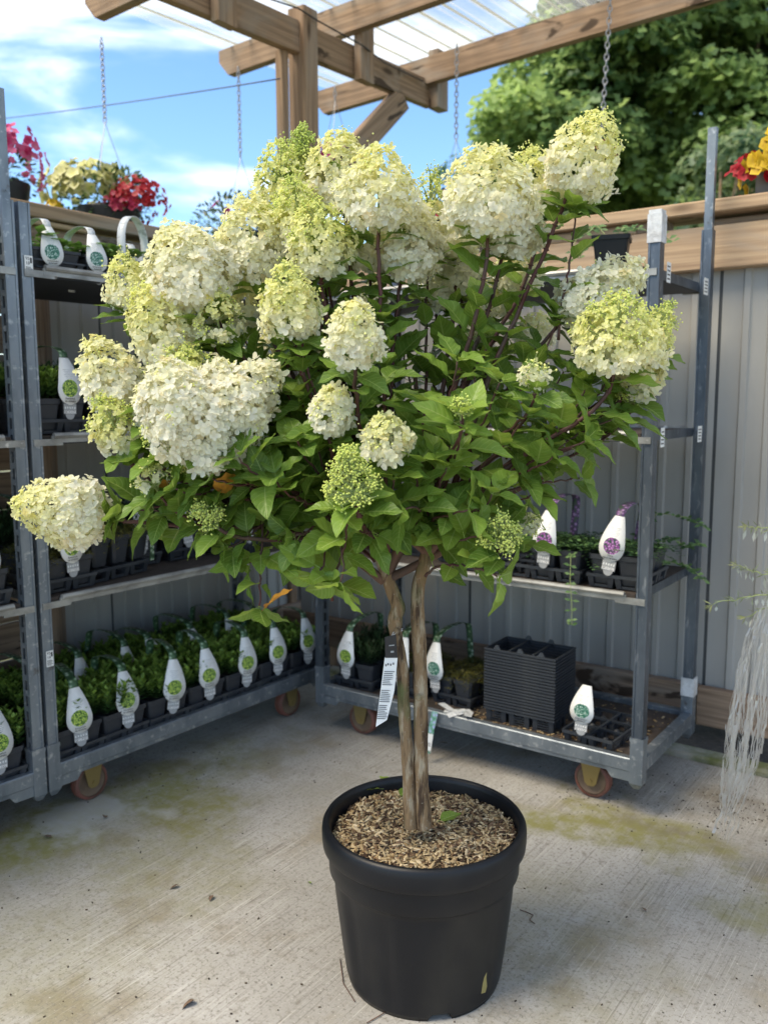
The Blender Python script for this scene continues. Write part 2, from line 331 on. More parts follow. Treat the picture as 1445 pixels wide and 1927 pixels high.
def npmesh(name, V, F, m, col=None, smooth=False, uv=None, tone=None):
    """V (n,3), F (k,3|4)"""
    me = bpy.data.meshes.new(name); k = F.shape[1]
    me.vertices.add(len(V)); me.vertices.foreach_set('co', V.astype(np.float32).ravel())
    me.loops.add(F.size); me.loops.foreach_set('vertex_index', F.astype(np.int32).ravel())
    me.polygons.add(len(F)); me.polygons.foreach_set('loop_start', np.arange(0, F.size, k, dtype=np.int32)); me.polygons.foreach_set('loop_total', np.full(len(F), k, dtype=np.int32))
    me.materials.append(m)
    if smooth: me.polygons.foreach_set('use_smooth', np.ones(len(F), dtype=bool))
    if col is not None:
        if col.shape[1] == 3: col = np.hstack([col, np.ones((len(col),1))])
        a = me.color_attributes.new('Col','FLOAT_COLOR','POINT'); a.data.foreach_set('color', col.astype(np.float32).ravel())
    if uv is not None:
        l = me.uv_layers.new(name='UVMap'); l.data.foreach_set('uv', uv[F.ravel()].astype(np.float32).ravel())
    if tone is not None:
        a = me.attributes.new('Tone','FLOAT','POINT'); a.data.foreach_set('value', tone.astype(np.float32))
    me.update(calc_edges=True); me.validate(); return me
WM = {}
def root(name, T, label, cat, group=None):
    o = bpy.data.objects.new(name, None); COL.objects.link(o); o.empty_display_size = .05
    if not isinstance(T, Matrix): T = Matrix.Translation(T)
    o.matrix_world = T; WM[o] = T.copy(); o['label'] = label; o['category'] = cat
    if group: o['group'] = group
    return o
def part(name, me, parent, T=None, label=None, kind=None, world=False):
    """T local to parent unless world"""
    o = bpy.data.objects.new(name, me); COL.objects.link(o); T = T if T is not None else Matrix.Identity(4)
    if not isinstance(T, Matrix): T = Matrix.Translation(T)
    if parent is not None:
        o.parent = parent
        if world: T = WM[parent].inverted() @ T
        WM[o] = WM[parent] @ T
    else: WM[o] = T.copy()
    o.matrix_local = T
    if label: o['label'] = label
    if kind: o['kind'] = kind
    return o
def thing(name, me, T, label, cat, group=None, kind=None):
    o = part(name, me, None, T); o['label'] = label; o['category'] = cat
    if group: o['group'] = group
    if kind: o['kind'] = kind
    return o
def structure(name, me, T=None):
    o = part(name, me, None, T); o['kind'] = 'structure'; return o
def copy_tree(o, T=None, label=None, parent=None):
    c = o.copy(); COL.objects.link(c)
    if parent is not None: c.parent = parent
    if T is not None: c.matrix_world = T; WM[c] = T.copy()
    if label: c['label'] = label
    for ch in o.children: copy_tree(ch, None, None, c)
    return c
def basis(x, z_hint, loc):
    x = x.normalized(); y = z_hint.cross(x).normalized(); z = x.cross(y)
    return Matrix(((x.x,y.x,z.x,loc.x),(x.y,y.y,z.y,loc.y),(x.z,y.z,z.z,loc.z),(0,0,0,1)))
def beam(name, p0, p1, w, h, m, parent, ch=.004, cut0=0, cut1=0, up=Vector((0,0,1)), label=None):
    """timber from p0 to p1 (centre of the section), w across, h up; cut = chamfered lower end"""
    L = (p1-p0).length; T = basis(p1-p0, up, p0); b = MB()
    if cut0 or cut1:
        xs = [(0+cut0*.9,-h/2),(0,-h/2+cut0*1.1),(0,h/2),(L,h/2),(L,-h/2+cut1*1.1),(L-cut1*.9,-h/2)]
        xs = [q for i,q in enumerate(xs) if i == 0 or (abs(q[0]-xs[i-1][0])+abs(q[1]-xs[i-1][1])) > 1e-6]
        n = len(xs); b.add([(x,-w/2,z) for x,z in xs]+[(x,w/2,z) for x,z in xs], [tuple(range(n)), tuple(range(n,2*n))[::-1]]+[(i,i+n,(i+1)%n+n,(i+1)%n) for i in range(n)])
    else: b.box(0,L,-w/2,w/2,-h/2,h/2,ch=ch)
    return part(name, b.mesh(name, m), parent, T, world=True, label=label)

# ------------------------------------------------------------------ ground
def plane(x0,x1,y0,y1,z,m,name,n=1):
    b = MB(); b.add([(x0,y0,z),(x1,y0,z),(x1,y1,z),(x0,y1,z)], [(0,1,2,3)]); return b.mesh(name, m)
structure('lawn', plane(-900,900,-900,900,-.12,M['grass'],'lawn'))
b = MB(); b.box(-2.66,6,-6,3.17,-.11,0); structure('concrete_yard', b.mesh('concrete_yard', M['concrete']), MW)
b = MB(); b.box(-2.66,6,3.174,3.26,-.11,.022,ch=.008); structure('kerb', b.mesh('kerb', mat('mossy_kerb',(.33,.31,.26),.9,var=((.12,.13,.04),7,U,.4,.62),bump=(40,.6,.01,U))), MW)
b = MB(); b.box(-2.66,6,3.262,4.6,-.11,-.03); structure('soil_bed', b.mesh('soil_bed', M['soil']), MW)
b = MB(); b.box(-4.2,-2.664,-6,4.6,-.11,-.02); structure('side_path', b.mesh('side_path', M['soil']), MW)

# ------------------------------------------------------------------ walls (cladding panels, bottom plank, top beams)
def cladding(width, z0, z1, seed):
    r = random.Random(seed); x = 0; pts = [(0,0)]
    while x < width-.09:
        f1 = r.choice([.055,.07,.05]); 
        pts += [(x+f1,0),(x+f1+.006,-.010),(x+f1+.026,-.010),(x+f1+.032,0)]; x += f1+.032
    pts.append((width,0)); n = len(pts); b = MB()
    b.add([(x,y,z) for z in (z0,z1) for x,y in pts], [(i,i+1,n+i+1,n+i) for i in range(n-1)])
    b.add([(0,.03,z0),(width,.03,z0),(width,.03,z1),(0,.03,z1)], [(0,3,2,1)])
    return b.mesh('cladding_panel', M['wall'])
wr = root('right_wall', WP(-2.9,3.3,0), 'grey ribbed metal wall under pale timber beams behind the nearly empty trolley', 'wall')
x = -2.93
for w in (1.01, 1.03, 1.02, 1.02, 1.02):
    part('cladding_panel', cladding(w-.012,.20,1.86,int(w*1000)+int(x*10)), wr, MW @ Matrix.Translation((x,3.325,0)), world=True)
    b = MB(); b.box(x+w-.018,x+w+.006,3.33,3.345,.2,1.86); part('dark_joint', b.mesh('dark_joint', M['trim']), wr, MW, world=True)
    x += w
beam('plank', WP(-3.0,3.285,.183), WP(-.905,3.285,.183), .045,.145, M['wood_old'], wr)
beam('plank', WP(-.9,3.285,.180), WP(2.2,3.285,.180), .045,.145, M['wood_old'], wr)
beam('beam', WP(-3.0,3.30,1.865), WP(2.2,3.30,1.865), .07,.15, M['wood_pale'], wr)
beam('spacer', WP(-1.9,3.32,1.962), WP(-1.09,3.32,1.962), .09,.04, M['wood_old'], wr)
beam('spacer', WP(-1.55,3.30,1.958), WP(-1.20,3.30,1.958), .06,.032, M['wood_pale'], wr)
beam('spacer', WP(-.95,3.36,1.955), WP(1.9,3.36,1.955), .10,.028, M['wood_old'], wr)
beam('capping_board', WP(-3.0,3.33,2.003), WP(2.2,3.33,2.003), .19,.044, M['wood_pale'], wr)
for k in (-2.75, -.5, 1.9):
    beam('wall_post', WP(k,3.41,-.1), WP(k,3.41,1.80), .09,.09, M['wood_old'], wr, up=Vector((0,1,0)))
def LWP(a,b,z): return WP(-3.06-b, a, z)       # a along the left wall (away), b behind it
ML = Matrix.Translation(WP(-3.06,0,0)) @ Matrix.Rotation(TH+PI/2,4,'Z')   # local x = away, y = behind (outwards)
wlf = root('left_wall', LWP(2.3,0,0), 'dark grey ribbed metal wall with pale timber top rails behind the full shelves', 'wall')
x = 2.04
for w in (.25,.96,.98):
    part('cladding_panel', cladding(w-.01,.20,2.0,int(x*77)), wlf, ML @ Matrix.Translation((x,.03,0)), world=True)
    b = MB(); b.box(x+w-.016,x+w+.006,.034,.05,.2,2.0); part('dark_joint', b.mesh('dark_joint', M['trim']), wlf, ML, world=True)
    x += w
beam('upright', LWP(1.995,.02,-.1), LWP(1.995,.02,1.96), .075,.07, M['wood_old'], wlf, up=Vector((0,1,0)))
for k in range(13):
    z = .12+k*.146
    beam('board', LWP(.2,.035,z), LWP(1.955,.035,z+RR.uniform(-.002,.002)), .022,.140, M['wood_old'], wlf)
beam('plank', LWP(2.04,.0,.183), LWP(4.2,.0,.183), .045,.145, M['wood_old'], wlf)
beam('beam', LWP(.2,.03,1.94), LWP(4.18,.03,1.94), .07,.10, M['wood_old'], wlf)
beam('capping_board', LWP(.2,.03,2.037), LWP(4.25,.03,2.037), .17,.052, M['wood'], wlf)
beam('spacer', LWP(1.96,-.012,1.998), LWP(2.2,-.012,1.998), .05,.020, M['wood_pale'], wlf)

# ------------------------------------------------------------------ pergola with clear roof
pg = root('pergola', WP(-3.06,3.3,-.1), 'brown timber pergola with chamfered rafters under a clear corrugated roof', 'pergola')
B = lambda s,u,z: WP(-3.06+u, 3.3+s, z)     # s away along the beam, u towards the right
beam('post', B(.255,.0,-.1), B(.255,.0,3.275), .11,.11, M['wood'], pg, up=Vector((E_.x,E_.y,0)), ch=.006)
beam('post_board', B(.125,-.028,-.1), B(.125,-.028,3.05), .048,.05, M['wood'], pg, up=Vector((N_.x,N_.y,0)), ch=.004)
bz = lambda s: 3.122+.042*s
beam('beam', B(-4.4,.0,bz(-4.4)), B(.199,.0,bz(.199)), .05,.155, M['wood'], pg)
beam('beam', B(.311,.0,bz(.311)), B(1.42,.0,bz(1.42)), .05,.155, M['wood'], pg)
for s,zb in ((-3.6,3.06),(-2.5,3.11),(-1.42,3.16),(-.42,3.215),(.62,3.275),(1.37,3.222)):
    beam('rafter', B(s,{-.42:-.80,1.37:-.84}.get(s,-.95),zb+.075-.030), B(s,5.2,zb+.075+.032*5.2), .055,.15, M['wood'], pg, cut0=.075)
    if s > -2: beam('hanger_block', B(s+.075,.055,bz(s)-.105 if s < 1 else bz(s)-.09), B(s+.075,.055,zb+.11 if s < 1 else zb+.20), .12,.05 if s < 1 else .07, M['wood'], pg, up=Vector((E_.x,E_.y,0)))
beam('brace', B(.25,0,2.33), B(1.13,0,3.085), .05,.135, M['wood'], pg, up=Vector((0,0,1)))
# other posts that carry the roof outside the picture
for s in (-4.4,): beam('post', B(s,.0,-.1), B(s,.0,2.85), .15,.15, M['wood'], pg, up=Vector((E_.x,E_.y,0)))
for s in (-4.4,1.5): beam('post', B(s,4.9,-.1), B(s,4.9,3.05 if s < 0 else 3.36), .15,.15, M['wood'], pg, up=Vector((E_.x,E_.y,0)))
def sheet(x0,x1,y0,y1,z):
    pts = []; x = x0
    while x < x1:
        pts += [(x,z),(x+.055,z),(x+.064,z+.016),(x+.081,z+.016),(x+.09,z)]; x += .09
    n = len(pts); b = MB(); rows = 6
    for k in range(rows+1):
        y = y0+(y1-y0)*k/rows
        b.v += [(px,y,pz+.04*y+.032*px) for px,pz in pts]
    b.f += [(k*n+i,k*n+i+1,(k+1)*n+i+1,(k+1)*n+i) for k in range(rows) for i in range(n-1)]
    return b.mesh('roof_sheet', M['roof'])
MB0 = MW @ Matrix.Translation((-3.06,3.3,0))
for i,(a,bb) in enumerate(((-.98,.16),(.10,1.18),(1.12,2.20),(2.14,3.22),(3.16,4.24),(4.18,5.20))):
    part('roof_sheet', sheet(a,bb,-4.6,1.66,3.435+.006*(i%2)), pg, MB0, world=True)
# glazing bars under the sheets (rows of white battens that read as ribs)
for i in range(40):
    u = -.86+i*.15
    b = MB(); zz = 3.427+.032*u; b.add([(u,-4.55,zz-.182),(u+.017,-4.55,zz-.182),(u+.017,1.6,zz+.064),(u,1.6,zz+.064),(u,-4.55,zz-.178),(u+.017,-4.55,zz-.178),(u+.017,1.6,zz+.068),(u,1.6,zz+.068)],[(0,3,2,1),(4,5,6,7),(0,1,5,4),(1,2,6,5),(2,3,7,6),(3,0,4,7)]); part('roof_batten', b.mesh('roof_batten', mat('pale_batten',(.75,.75,.70),.6,trans=.6) if i == 0 else bpy.data.materials['pale_batten']), pg, MB0, world=True)
# cable round the pergola post
b = MB(); b.tube([B(-.3,.035,3.19),B(.15,.065,3.235),B(.3,.07,3.222),B(.62,.10,3.20),B(.9,.04,3.21),B(1.3,.04,3.22)], .004, 6)
thing('black_cable', b.mesh('black_cable', M['tagblack'], True), None, 'thin black cable clipped along the pergola beam beside the post', 'cable')
b = MB(); P0 = at(-400,252,9.0); P1 = at(527,148,4.42)
b.tube([P0.lerp(P1,t)+Vector((0,0,-.06*4*t*(1-t))) for t in [i/20 for i in range(21)]], .0035, 6)
thing('overhead_wire', b.mesh('overhead_wire', mat('wire_blue_grey',(.10,.12,.18),.6), True), None, 'thin dark wire slanting across the sky to the pergola post', 'wire')

# ------------------------------------------------------------------ plant trolleys
def frame(P, ang): return Matrix.Translation(P) @ Matrix.Rotation(ang,4,'Z')
FRc = Vector((.8141,2.6315,0)); TR = frame(FRc - E_*1.35, TH)
TL = frame(Vector((-1.0524,2.6032,0)), .9231)
d_ = Vector((math.cos(.875), math.sin(.875),0)); TLL = frame(Vector((-1.0575,2.597,0)) - d_*1.35, .875)
SH = (.73, 1.232, 1.73)
def post_mesh(z0, z1, side, m=None):
    w = .036; b = MB()
    # front face plate with a shallow groove, solid back edge, perforated inner face (real holes)
    b.box(0,w,0,.004,z0,z1); b.box(0,.006,-.003,0,z0,z1); b.box(w-.006,w,-.003,0,z0,z1)
    b.box(0,w,w-.004,w,z0,z1)
    xo = (w-.003, w) if side < 0 else (0, .003)
    b.box(*((0,.003) if side < 0 else (w-.003,w)), .0045, w-.0045, z0, z1)
    b.box(xo[0],xo[1],.0045,.010,z0,z1); b.box(xo[0],xo[1],w-.010,w-.0045,z0,z1)
    z = z0+.02
    while z < z1-.02:
        b.box(xo[0]+.0003,xo[1]-.0003,.0105,w-.0105,z,z+.017); z += .05
    return b.mesh('post', m or M['steel'])
def sticker(parent, T, w=.03, h=.05, kind=0, name='sticker'):
    b = MB(); b.box(0,w,-.0008,0,0,h); o = part(name, b.mesh(name, M['white']), parent, T)
    bb = MB()
    if kind == 0:
        for k in range(5):
            z = h*.08+k*h*.075; bb.box(w*.1,w*(.9 if k%2 else .7),-.0013,-.0009,z,z+h*.035)
        bb.box(w*.66,w*.90,-.0013,-.0009,h*.62,h*.9)
    else:
        for k in range(4): bb.box(w*.12,w*.8,-.0013,-.0009,h*(.15+.2*k),h*(.22+.2*k))
    part('print', bb.mesh('print', M['ink']), o)
    return o
def text_mesh(name, txt, size, m, ext=0.0002):
    cu = bpy.data.curves.new(name,'FONT'); cu.body = txt; cu.size = size; cu.extrude = ext; cu.align_x = 'CENTER'; cu.align_y = 'CENTER'; cu.resolution_u = 2
    o = bpy.data.objects.new(name, cu); COL.objects.link(o); dg = bpy.context.evaluated_depsgraph_get()
    me = bpy.data.meshes.new_from_object(o.evaluated_get(dg)); bpy.data.objects.remove(o); me.name = name; me.materials.clear(); me.materials.append(m); return me
XZ = Matrix.Rotation(PI/2,4,'X')     # text lying in XY -> facing -Y
txt95 = text_mesh('lettering','95\n18',.013,M['ink'])
def trolley(T, label, ext, tape=(), full=True, brass_at=(0,1), pm=None):
    t = root('plant_trolley', T, label, 'trolley', 'galvanised plant trolleys')
    W_, D_ = 1.35, .565
    zr = .148
    for (y0,y1,nm) in ((0,.032,0),(D_-.032,D_,1)):
        b = MB(); b.box(.042,W_-.042,y0+.001,y1-.001,zr,.193,ch=.003); b.box(.05,W_-.05,y0+.006,y1-.006,zr-.012,zr-.0005); part('rail', b.mesh('rail',M['steel']), t)
    for x0 in (.001,W_-.033):
        b = MB(); b.box(x0,x0+.032,.043,D_-.043,zr,.193); part('rail', b.mesh('rail',M['steel']), t)
    b = MB(); b.box(.034,W_-.034,.034,D_-.034,.163,.174); part('deck', b.mesh('deck',M['board']), t)
    for i,(x,y) in enumerate(((0,0),(W_-.042,0),(0,D_-.042),(W_-.042,D_-.042))):
        sx = -1 if x == 0 else 1; sy = -1 if y == 0 else 1
        b = MB(); b.box(x,x+.042,y,y+.042,.112,.262)
        b.add([(x,y,.112),(x+.042,y,.112),(x+.042,y+.042,.112),(x,y+.042,.112),(x+.012,y+.01,.093),(x+.03,y+.01,.093),(x+.03,y+.032,.093),(x+.012,y+.032,.093)],[(0,4,5,1),(1,5,6,2),(2,6,7,3),(3,7,4,0),(4,7,6,5)])
        b.box(x-.0015,x+.0435,y-.0015,y+.0435,.252,.264)
        # gusset below the rail
        gx0 = x+.042 if x == 0 else x; gx1 = gx0+sx*-.085; yy = y+.004 if y == 0 else y+.034
        b.add([(gx0,yy,zr),(gx1,yy,zr),(gx0+sx*-.06,yy,zr-.032),(gx0,yy,zr-.032),(gx0,yy+.004,zr),(gx1,yy+.004,zr),(gx0+sx*-.06,yy+.004,zr-.032),(gx0,yy+.004,zr-.032)],[(0,1,2,3),(7,6,5,4),(1,5,6,2),(2,6,7,3),(0,3,7,4),(0,4,5,1)])
        part('socket', b.mesh('socket',M['steel']), t)
        px, py = x+.003, y+.003
        if (i in tape): zt = 1.83
        else: zt = 1.905
        po = part('post', post_mesh(.2645, zt if i in tape else 1.905, sx, pm), t, Matrix.Translation((px,py,0)))
        if i in tape:
            bb = MB(); bb.box(-.0035,.0395,-.006,.0395,1.79,1.872); bb.box(-.001,.037,-.004,.037,1.872,1.884); part('tape', bb.mesh('tape',M['tape']), po)
        e = ext.get(i)
        if e:
            bb = MB(); bb.box(.004,.032,.006,.030,1.9055,e,ch=0); bb.box(.001,.035,.002,.034,1.88,1.9052)
            bb.lathe([(0.001,0),(.004,0),(.004,.004),(0.001,.004)],8,T=Matrix.Translation((.018,-.001,1.93))@XZ)
            part('post_extension', bb.mesh('post_extension',M['steel']), po)
    for z in SH:
        b = MB(); b.box(.046,W_-.046,.012,D_-.012,z-.016,z-.004); s = part('shelf', b.mesh('shelf',M['board']), t)
        b = MB(); b.box(.05,W_-.05,.010,D_-.010,z-.030,z-.0165); part('shelf_underside', b.mesh('shelf_underside',M['shelf_under']), s)
        for y in (0,D_):
            yy = y-.004 if y == 0 else y+.004
            b = MB(); b.tube([(.075,yy,z-.004),(W_-.075,yy,z-.004)],.009,8); b.box(.07,W_-.07,min(yy,y)+.0, max(yy,y)+.003,z-.026,z-.006)
            part('shelf_edge', b.mesh('shelf_edge',M['rail']), s)
        for x0 in (.010,W_-.046):
            for y in (0,D_):
                yy = y if y == 0 else y-.006
                b = MB(); b.box(x0 if x0<.5 else x0-.06, x0+.096 if x0<.5 else x0+.036, yy-.003,yy+.006,z-.034,z-.014); part('shelf_hook', b.mesh('shelf_hook',M['rail']), s)
            b = MB(); xx = .040 if x0 < .5 else W_-.043; b.box(xx,xx+.003,.04,D_-.04,z-.030,z-.001); part('end_lip', b.mesh('end_lip',M['steel_dark']), s)
    for i,(x,y) in enumerate(((.19,.075),(W_-.19,.075),(.19,D_-.075),(W_-.19,D_-.075))):
        rot = {0:.0,1:.0,2:.6,3:-.5}[i] if brass_at == (0,1) else {0:1.15,1:.0,2:.9,3:.2}[i]
        C = Matrix.Translation((x,y,0)) @ Matrix.Rotation(rot,4,'Z'); b = MB()
        b.box(-.045,.045,-.032,.032,.142,.147)
        for s in (-1,1):
            yy = s*.0265; pts = [(-.040,.1415),(.040,.1415),(.020,.055),(.010,.045),(-.010,.045),(-.020,.055)]
            n = 6; b.add([(px,yy-.0015,pz) for px,pz in pts]+[(px,yy+.0015,pz) for px,pz in pts],[tuple(range(n)),tuple(range(n,2*n))[::-1]]+[(k,(k+1)%n,(k+1)%n+n,k+n) for k in range(n)])
        b.lathe([(.001,-.032),(.007,-.032),(.007,.032),(.001,.032)],8,T=Matrix.Translation((0,0,.0625))@XZ)
        c = part('caster', b.mesh('caster', M['brass'] if i in brass_at else M['steel']), t, C)
        b = MB(); b.lathe([(.001,-.014),(.018,-.018),(.040,-.012),(.047,-.017),(.051,-.017),(.051,.017),(.047,.017),(.040,.012),(.018,.018),(.001,.014)],28,T=Matrix.Translation((0,0,.0625))@XZ)
        part('wheel', b.mesh('wheel',M['wheel'],True), c)
        b = MB(); b.lathe([(.0515,-.0185),(.059,-.0185),(.0625,-.012),(.0625,.012),(.059,.0185),(.0515,.0185)],32,T=Matrix.Translation((0,0,.0625))@XZ)
        part('tyre', b.mesh('tyre',M['tyre'],True), c)
    return t
tr = trolley(TR, 'nearly empty galvanised trolley on the right with a stack of trays on its deck', {3:2.24}, tape=(1,), pm=M['steel_dark'])
tl = trolley(TL, 'fully loaded galvanised trolley on the left with rows of evergreens', {}, brass_at=(0,1))
tll = trolley(TLL, 'galvanised trolley cut off by the left edge of the photo, with a tall post extension', {1:2.21})
# stickers and tape on the posts and shelves
def stk(parent, x, z, y=-.001, w=.024, h=.045, kind=0, rot=None):
    T = Matrix.Translation((x,y,z)); 
    if rot: T = T @ Matrix.Rotation(rot,4,'Z')
    o = sticker(parent, T, w, h, kind)
    if kind == 0: part('lettering', txt95, o, Matrix.Translation((w*.36,-.0012,h*.72)) @ XZ)
    return o
stk(tl, .012, 1.70, w=.026, h=.055); stk(tl, .012, .515, w=.024,h=.05)
b = MB(); b.box(.004,.038,-.0022,-.0008,1.02,1.085); part('torn_tape', b.mesh('torn_tape',M['tape']), tl)
b = MB(); b.box(1.35-.0445,1.35+.002,.565-.0445,.567,.255,.322); part('tape', b.mesh('tape',M['tape']), tr)
RY = PI/2
for z in (1.70,1.205):
    stk(tr, 1.351, z-.02, y=.055, w=.035,h=.06,kind=1,rot=RY); stk(tr, 1.351, z-.02, y=.44, w=.045,h=.055,kind=1,rot=RY)

# ------------------------------------------------------------------ small leaves and packs of plants
def leaflets(n, fn, m, name):
    """fn(i)->(origin, dir, normal, length, width, colour) ; pointed 2-quad leaves, built in one go"""
    V = []; F = []; Cc = []
    for i in range(n):
        r = fn(i)
        if r is None: continue
        o,d,nn,L,w,c = r; d = d.normalized(); s = d.cross(nn); s = s.normalized() if s.length > 1e-6 else Vector((1,0,0)); u = s.cross(d)
        k = len(V)
        V += [o, o+d*L*.5+s*w*.5+u*w*.18, o+d*L, o+d*L*.5-s*w*.5+u*w*.18, o+d*L*.5]
        F += [(k,k+4,k+1),(k+4,k+2,k+1),(k,k+3,k+4),(k+3,k+2,k+4)]; Cc += [c]*5
    return npmesh(name, np.array([tuple(v) for v in V]), np.array(F), m, np.array(Cc))
def rdir(r, zmin=-1, zmax=1):
    z = r.uniform(zmin,zmax); a = r.uniform(0,2*PI); q = math.sqrt(max(0,1-z*z)); return Vector((q*math.cos(a),q*math.sin(a),z))
def mixc(a,b,t): return tuple(a[i]*(1-t)+b[i]*t for i in range(3))
def shrublet(seed, dark=(.03,.08,.022), light=(.27,.42,.07), h=.085, lw=.0135, ll=.030, nst=22, spread=.042):
    r = random.Random(seed); L = []
    for k in range(nst):
        bx, by = r.uniform(-.03,.03), r.uniform(-.03,.03); tilt = Vector((bx*6+r.uniform(-.2,.2), by*6+r.uniform(-.2,.2),1)).normalized(); H = h*r.uniform(.55,1.15)
        nn = 5
        for j in range(nn+1):
            t = j/nn; p = Vector((bx,by,0))+tilt*H*(.25+.75*t)
            for q in range(4 if j == nn else 3):
                a = q*2*PI/3+j*1.1+k; d = Vector((math.cos(a),math.sin(a),.35+.9*t)).normalized(); nv = Vector((-math.cos(a)*.7,-math.sin(a)*.7,1))
                L.append((p,d,nv,ll*r.uniform(.8,1.15)*(1.0 if t < .9 else .85),lw*r.uniform(.85,1.2),mixc(dark,light,max(0,min(1,(t**2.2)*r.uniform(.5,1.2)+r.uniform(-.05,.1))))))
    return leaflets(len(L), lambda i: L[i], M['foliage'], 'evergreen_foliage')
def broadleaf(seed):
    r = random.Random(seed); L = []
    for k in range(16):
        a = r.uniform(0,2*PI); H = r.uniform(.03,.085); p = Vector((math.cos(a)*r.uniform(.0,.03),math.sin(a)*r.uniform(0,.03),H)); d = Vector((math.cos(a),math.sin(a),r.uniform(-.1,.5)))
        for q in range(2): L.append((p+rdir(r)*.008,d+rdir(r)*.4,Vector((0,0,1)),r.uniform(.045,.065),r.uniform(.024,.036),mixc((.09,.19,.03),(.22,.38,.08),r.random())))
    return leaflets(len(L), lambda i: L[i], M['foliage'], 'pale_foliage')
def mossy(seed):
    r = random.Random(seed); L = []
    for k in range(520):
        x,y = r.uniform(-.048,.048), r.uniform(-.048,.048); e = max(abs(x),abs(y)); z = .028*(1-(e/.05)**2)*r.uniform(.5,1.3)
        if e > .04 and r.random() < .35: z -= r.uniform(.005,.045)
        L.append((Vector((x,y,z)),rdir(r,-.2,1),rdir(r),r.uniform(.008,.018),r.uniform(.0015,.003),mixc((.055,.07,.014),(.22,.19,.04),r.random()**1.4)))
    return leaflets(len(L), lambda i: L[i], M['foliage'], 'mossy_foliage')
def viny(seed):
    r = random.Random(seed); L = []
    for k in range(9):
        a = r.uniform(0,2*PI); p = Vector((0,0,0)); d = Vector((math.cos(a)*.5,math.sin(a)*.5,1)).normalized(); n = r.randint(7,12)
        for j in range(n):
            d = (d+Vector((math.cos(a),math.sin(a),-.5))*.22+rdir(r)*.25).normalized(); p = p+d*.013
            for s in (-1,1):
                sd = d.cross(Vector((0,0,1))); sd = sd.normalized()*s if sd.length > .01 else Vector((s,0,0)); L.append((p.copy(),sd+d*.4+Vector((0,0,.2)),Vector((0,0,1))+rdir(r)*.4,r.uniform(.016,.026),r.uniform(.009,.013),mixc((.025,.065,.028),(.10,.19,.06),r.random()**1.3)))
    return leaflets(len(L), lambda i: L[i], M['foliage'], 'trailing_foliage')
FOL = {'evergreen':[shrublet(k) for k in range(5)], 'pale':[broadleaf(k) for k in range(4)], 'moss':[mossy(k) for k in range(3)], 'vine':[viny(k) for k in range(4)],
       'dark':[shrublet(20+k,(.018,.042,.018),(.05,.10,.035),.10,.006,.032,22) for k in range(3)]}
def pot_mesh():
    b = MB()
    def ring(w,z): h = w/2; c = .008; return [(-h+c,-h,z),(h-c,-h,z),(h,-h+c,z),(h,h-c,z),(h-c,h,z),(-h+c,h,z),(-h,h-c,z),(-h,-h+c,z)]
    R_ = [ring(.058,.0),ring(.0775,.078),ring(.0850,.080),ring(.0865,.096),ring(.083,.096),ring(.081,.086)]
    vs = [p for q in R_ for p in q]; n = 8
    b.add(vs,[(i*n+j,i*n+(j+1)%n,(i+1)*n+(j+1)%n,(i+1)*n+j) for i in range(5) for j in range(n)]+[tuple(range(n))[::-1],tuple(range(5*n,6*n))])
    return b.mesh('pot', M['pot_grey'])
POT = pot_mesh()
def tray_mesh(nx, ny, empty=False):
    b = MB(); p = .0905; W_, D_ = nx*p, ny*p; z = .045
    # rim band round the tray and round every cell, cell legs below
    for (x0,x1,y0,y1) in ((0,W_,-.003,.003),(0,W_,D_-.003,D_+.003),(-.003,.003,.0035,D_-.0035),(W_-.003,W_+.003,.0035,D_-.0035)): b.box(x0,x1,y0,y1,z-.010,z)
    for i in range(1,nx): b.box(i*p-.004,i*p+.004,.0035,D_-.0035,z-.008,z-.0005)
    for j in range(1,ny):
        for i in range(nx): b.box(i*p+.0045,(i+1)*p-.0045,j*p-.004,j*p+.004,z-.008,z-.001)
    for i in range(nx):
        for j in range(ny):
            cx, cy = (i+.5)*p, (j+.5)*p
            for sx in (-1,1):
                for sy in (-1,1):
                    x, y = cx+sx*.030, cy+sy*.030
                    b.add([(x-.008,y-.008,0),(x+.008,y-.008,0),(x+.008,y+.008,0),(x-.008,y+.008,0),(x-.010+sx*.004,y-.010+sy*.004,z-.0105),(x+.010+sx*.004,y-.010+sy*.004,z-.0105),(x+.010+sx*.004,y+.010+sy*.004,z-.0105),(x-.010+sx*.004,y+.010+sy*.004,z-.0105)],[(0,1,5,4),(1,2,6,5),(2,3,7,6),(3,0,4,7),(0,3,2,1)])
            for (x0,x1,y0,y1) in ((-.034,.034,-.036,-.034),(-.034,.034,.034,.036),(-.036,-.034,-.033,.033),(.034,.036,-.033,.033)): b.box(cx+x0,cx+x1,cy+y0,cy+y1,.001,.010)
            if empty: b.lathe([(.012,.0),(.010,.03),(.004,.034)],6,T=Matrix.Translation((cx,cy,0)),close=True)
    return b.mesh('tray', M['tray'])
TRAY = {(2,3):tray_mesh(2,3), (3,2):tray_mesh(3,2), (2,3,'e'):tray_mesh(2,3,True)}
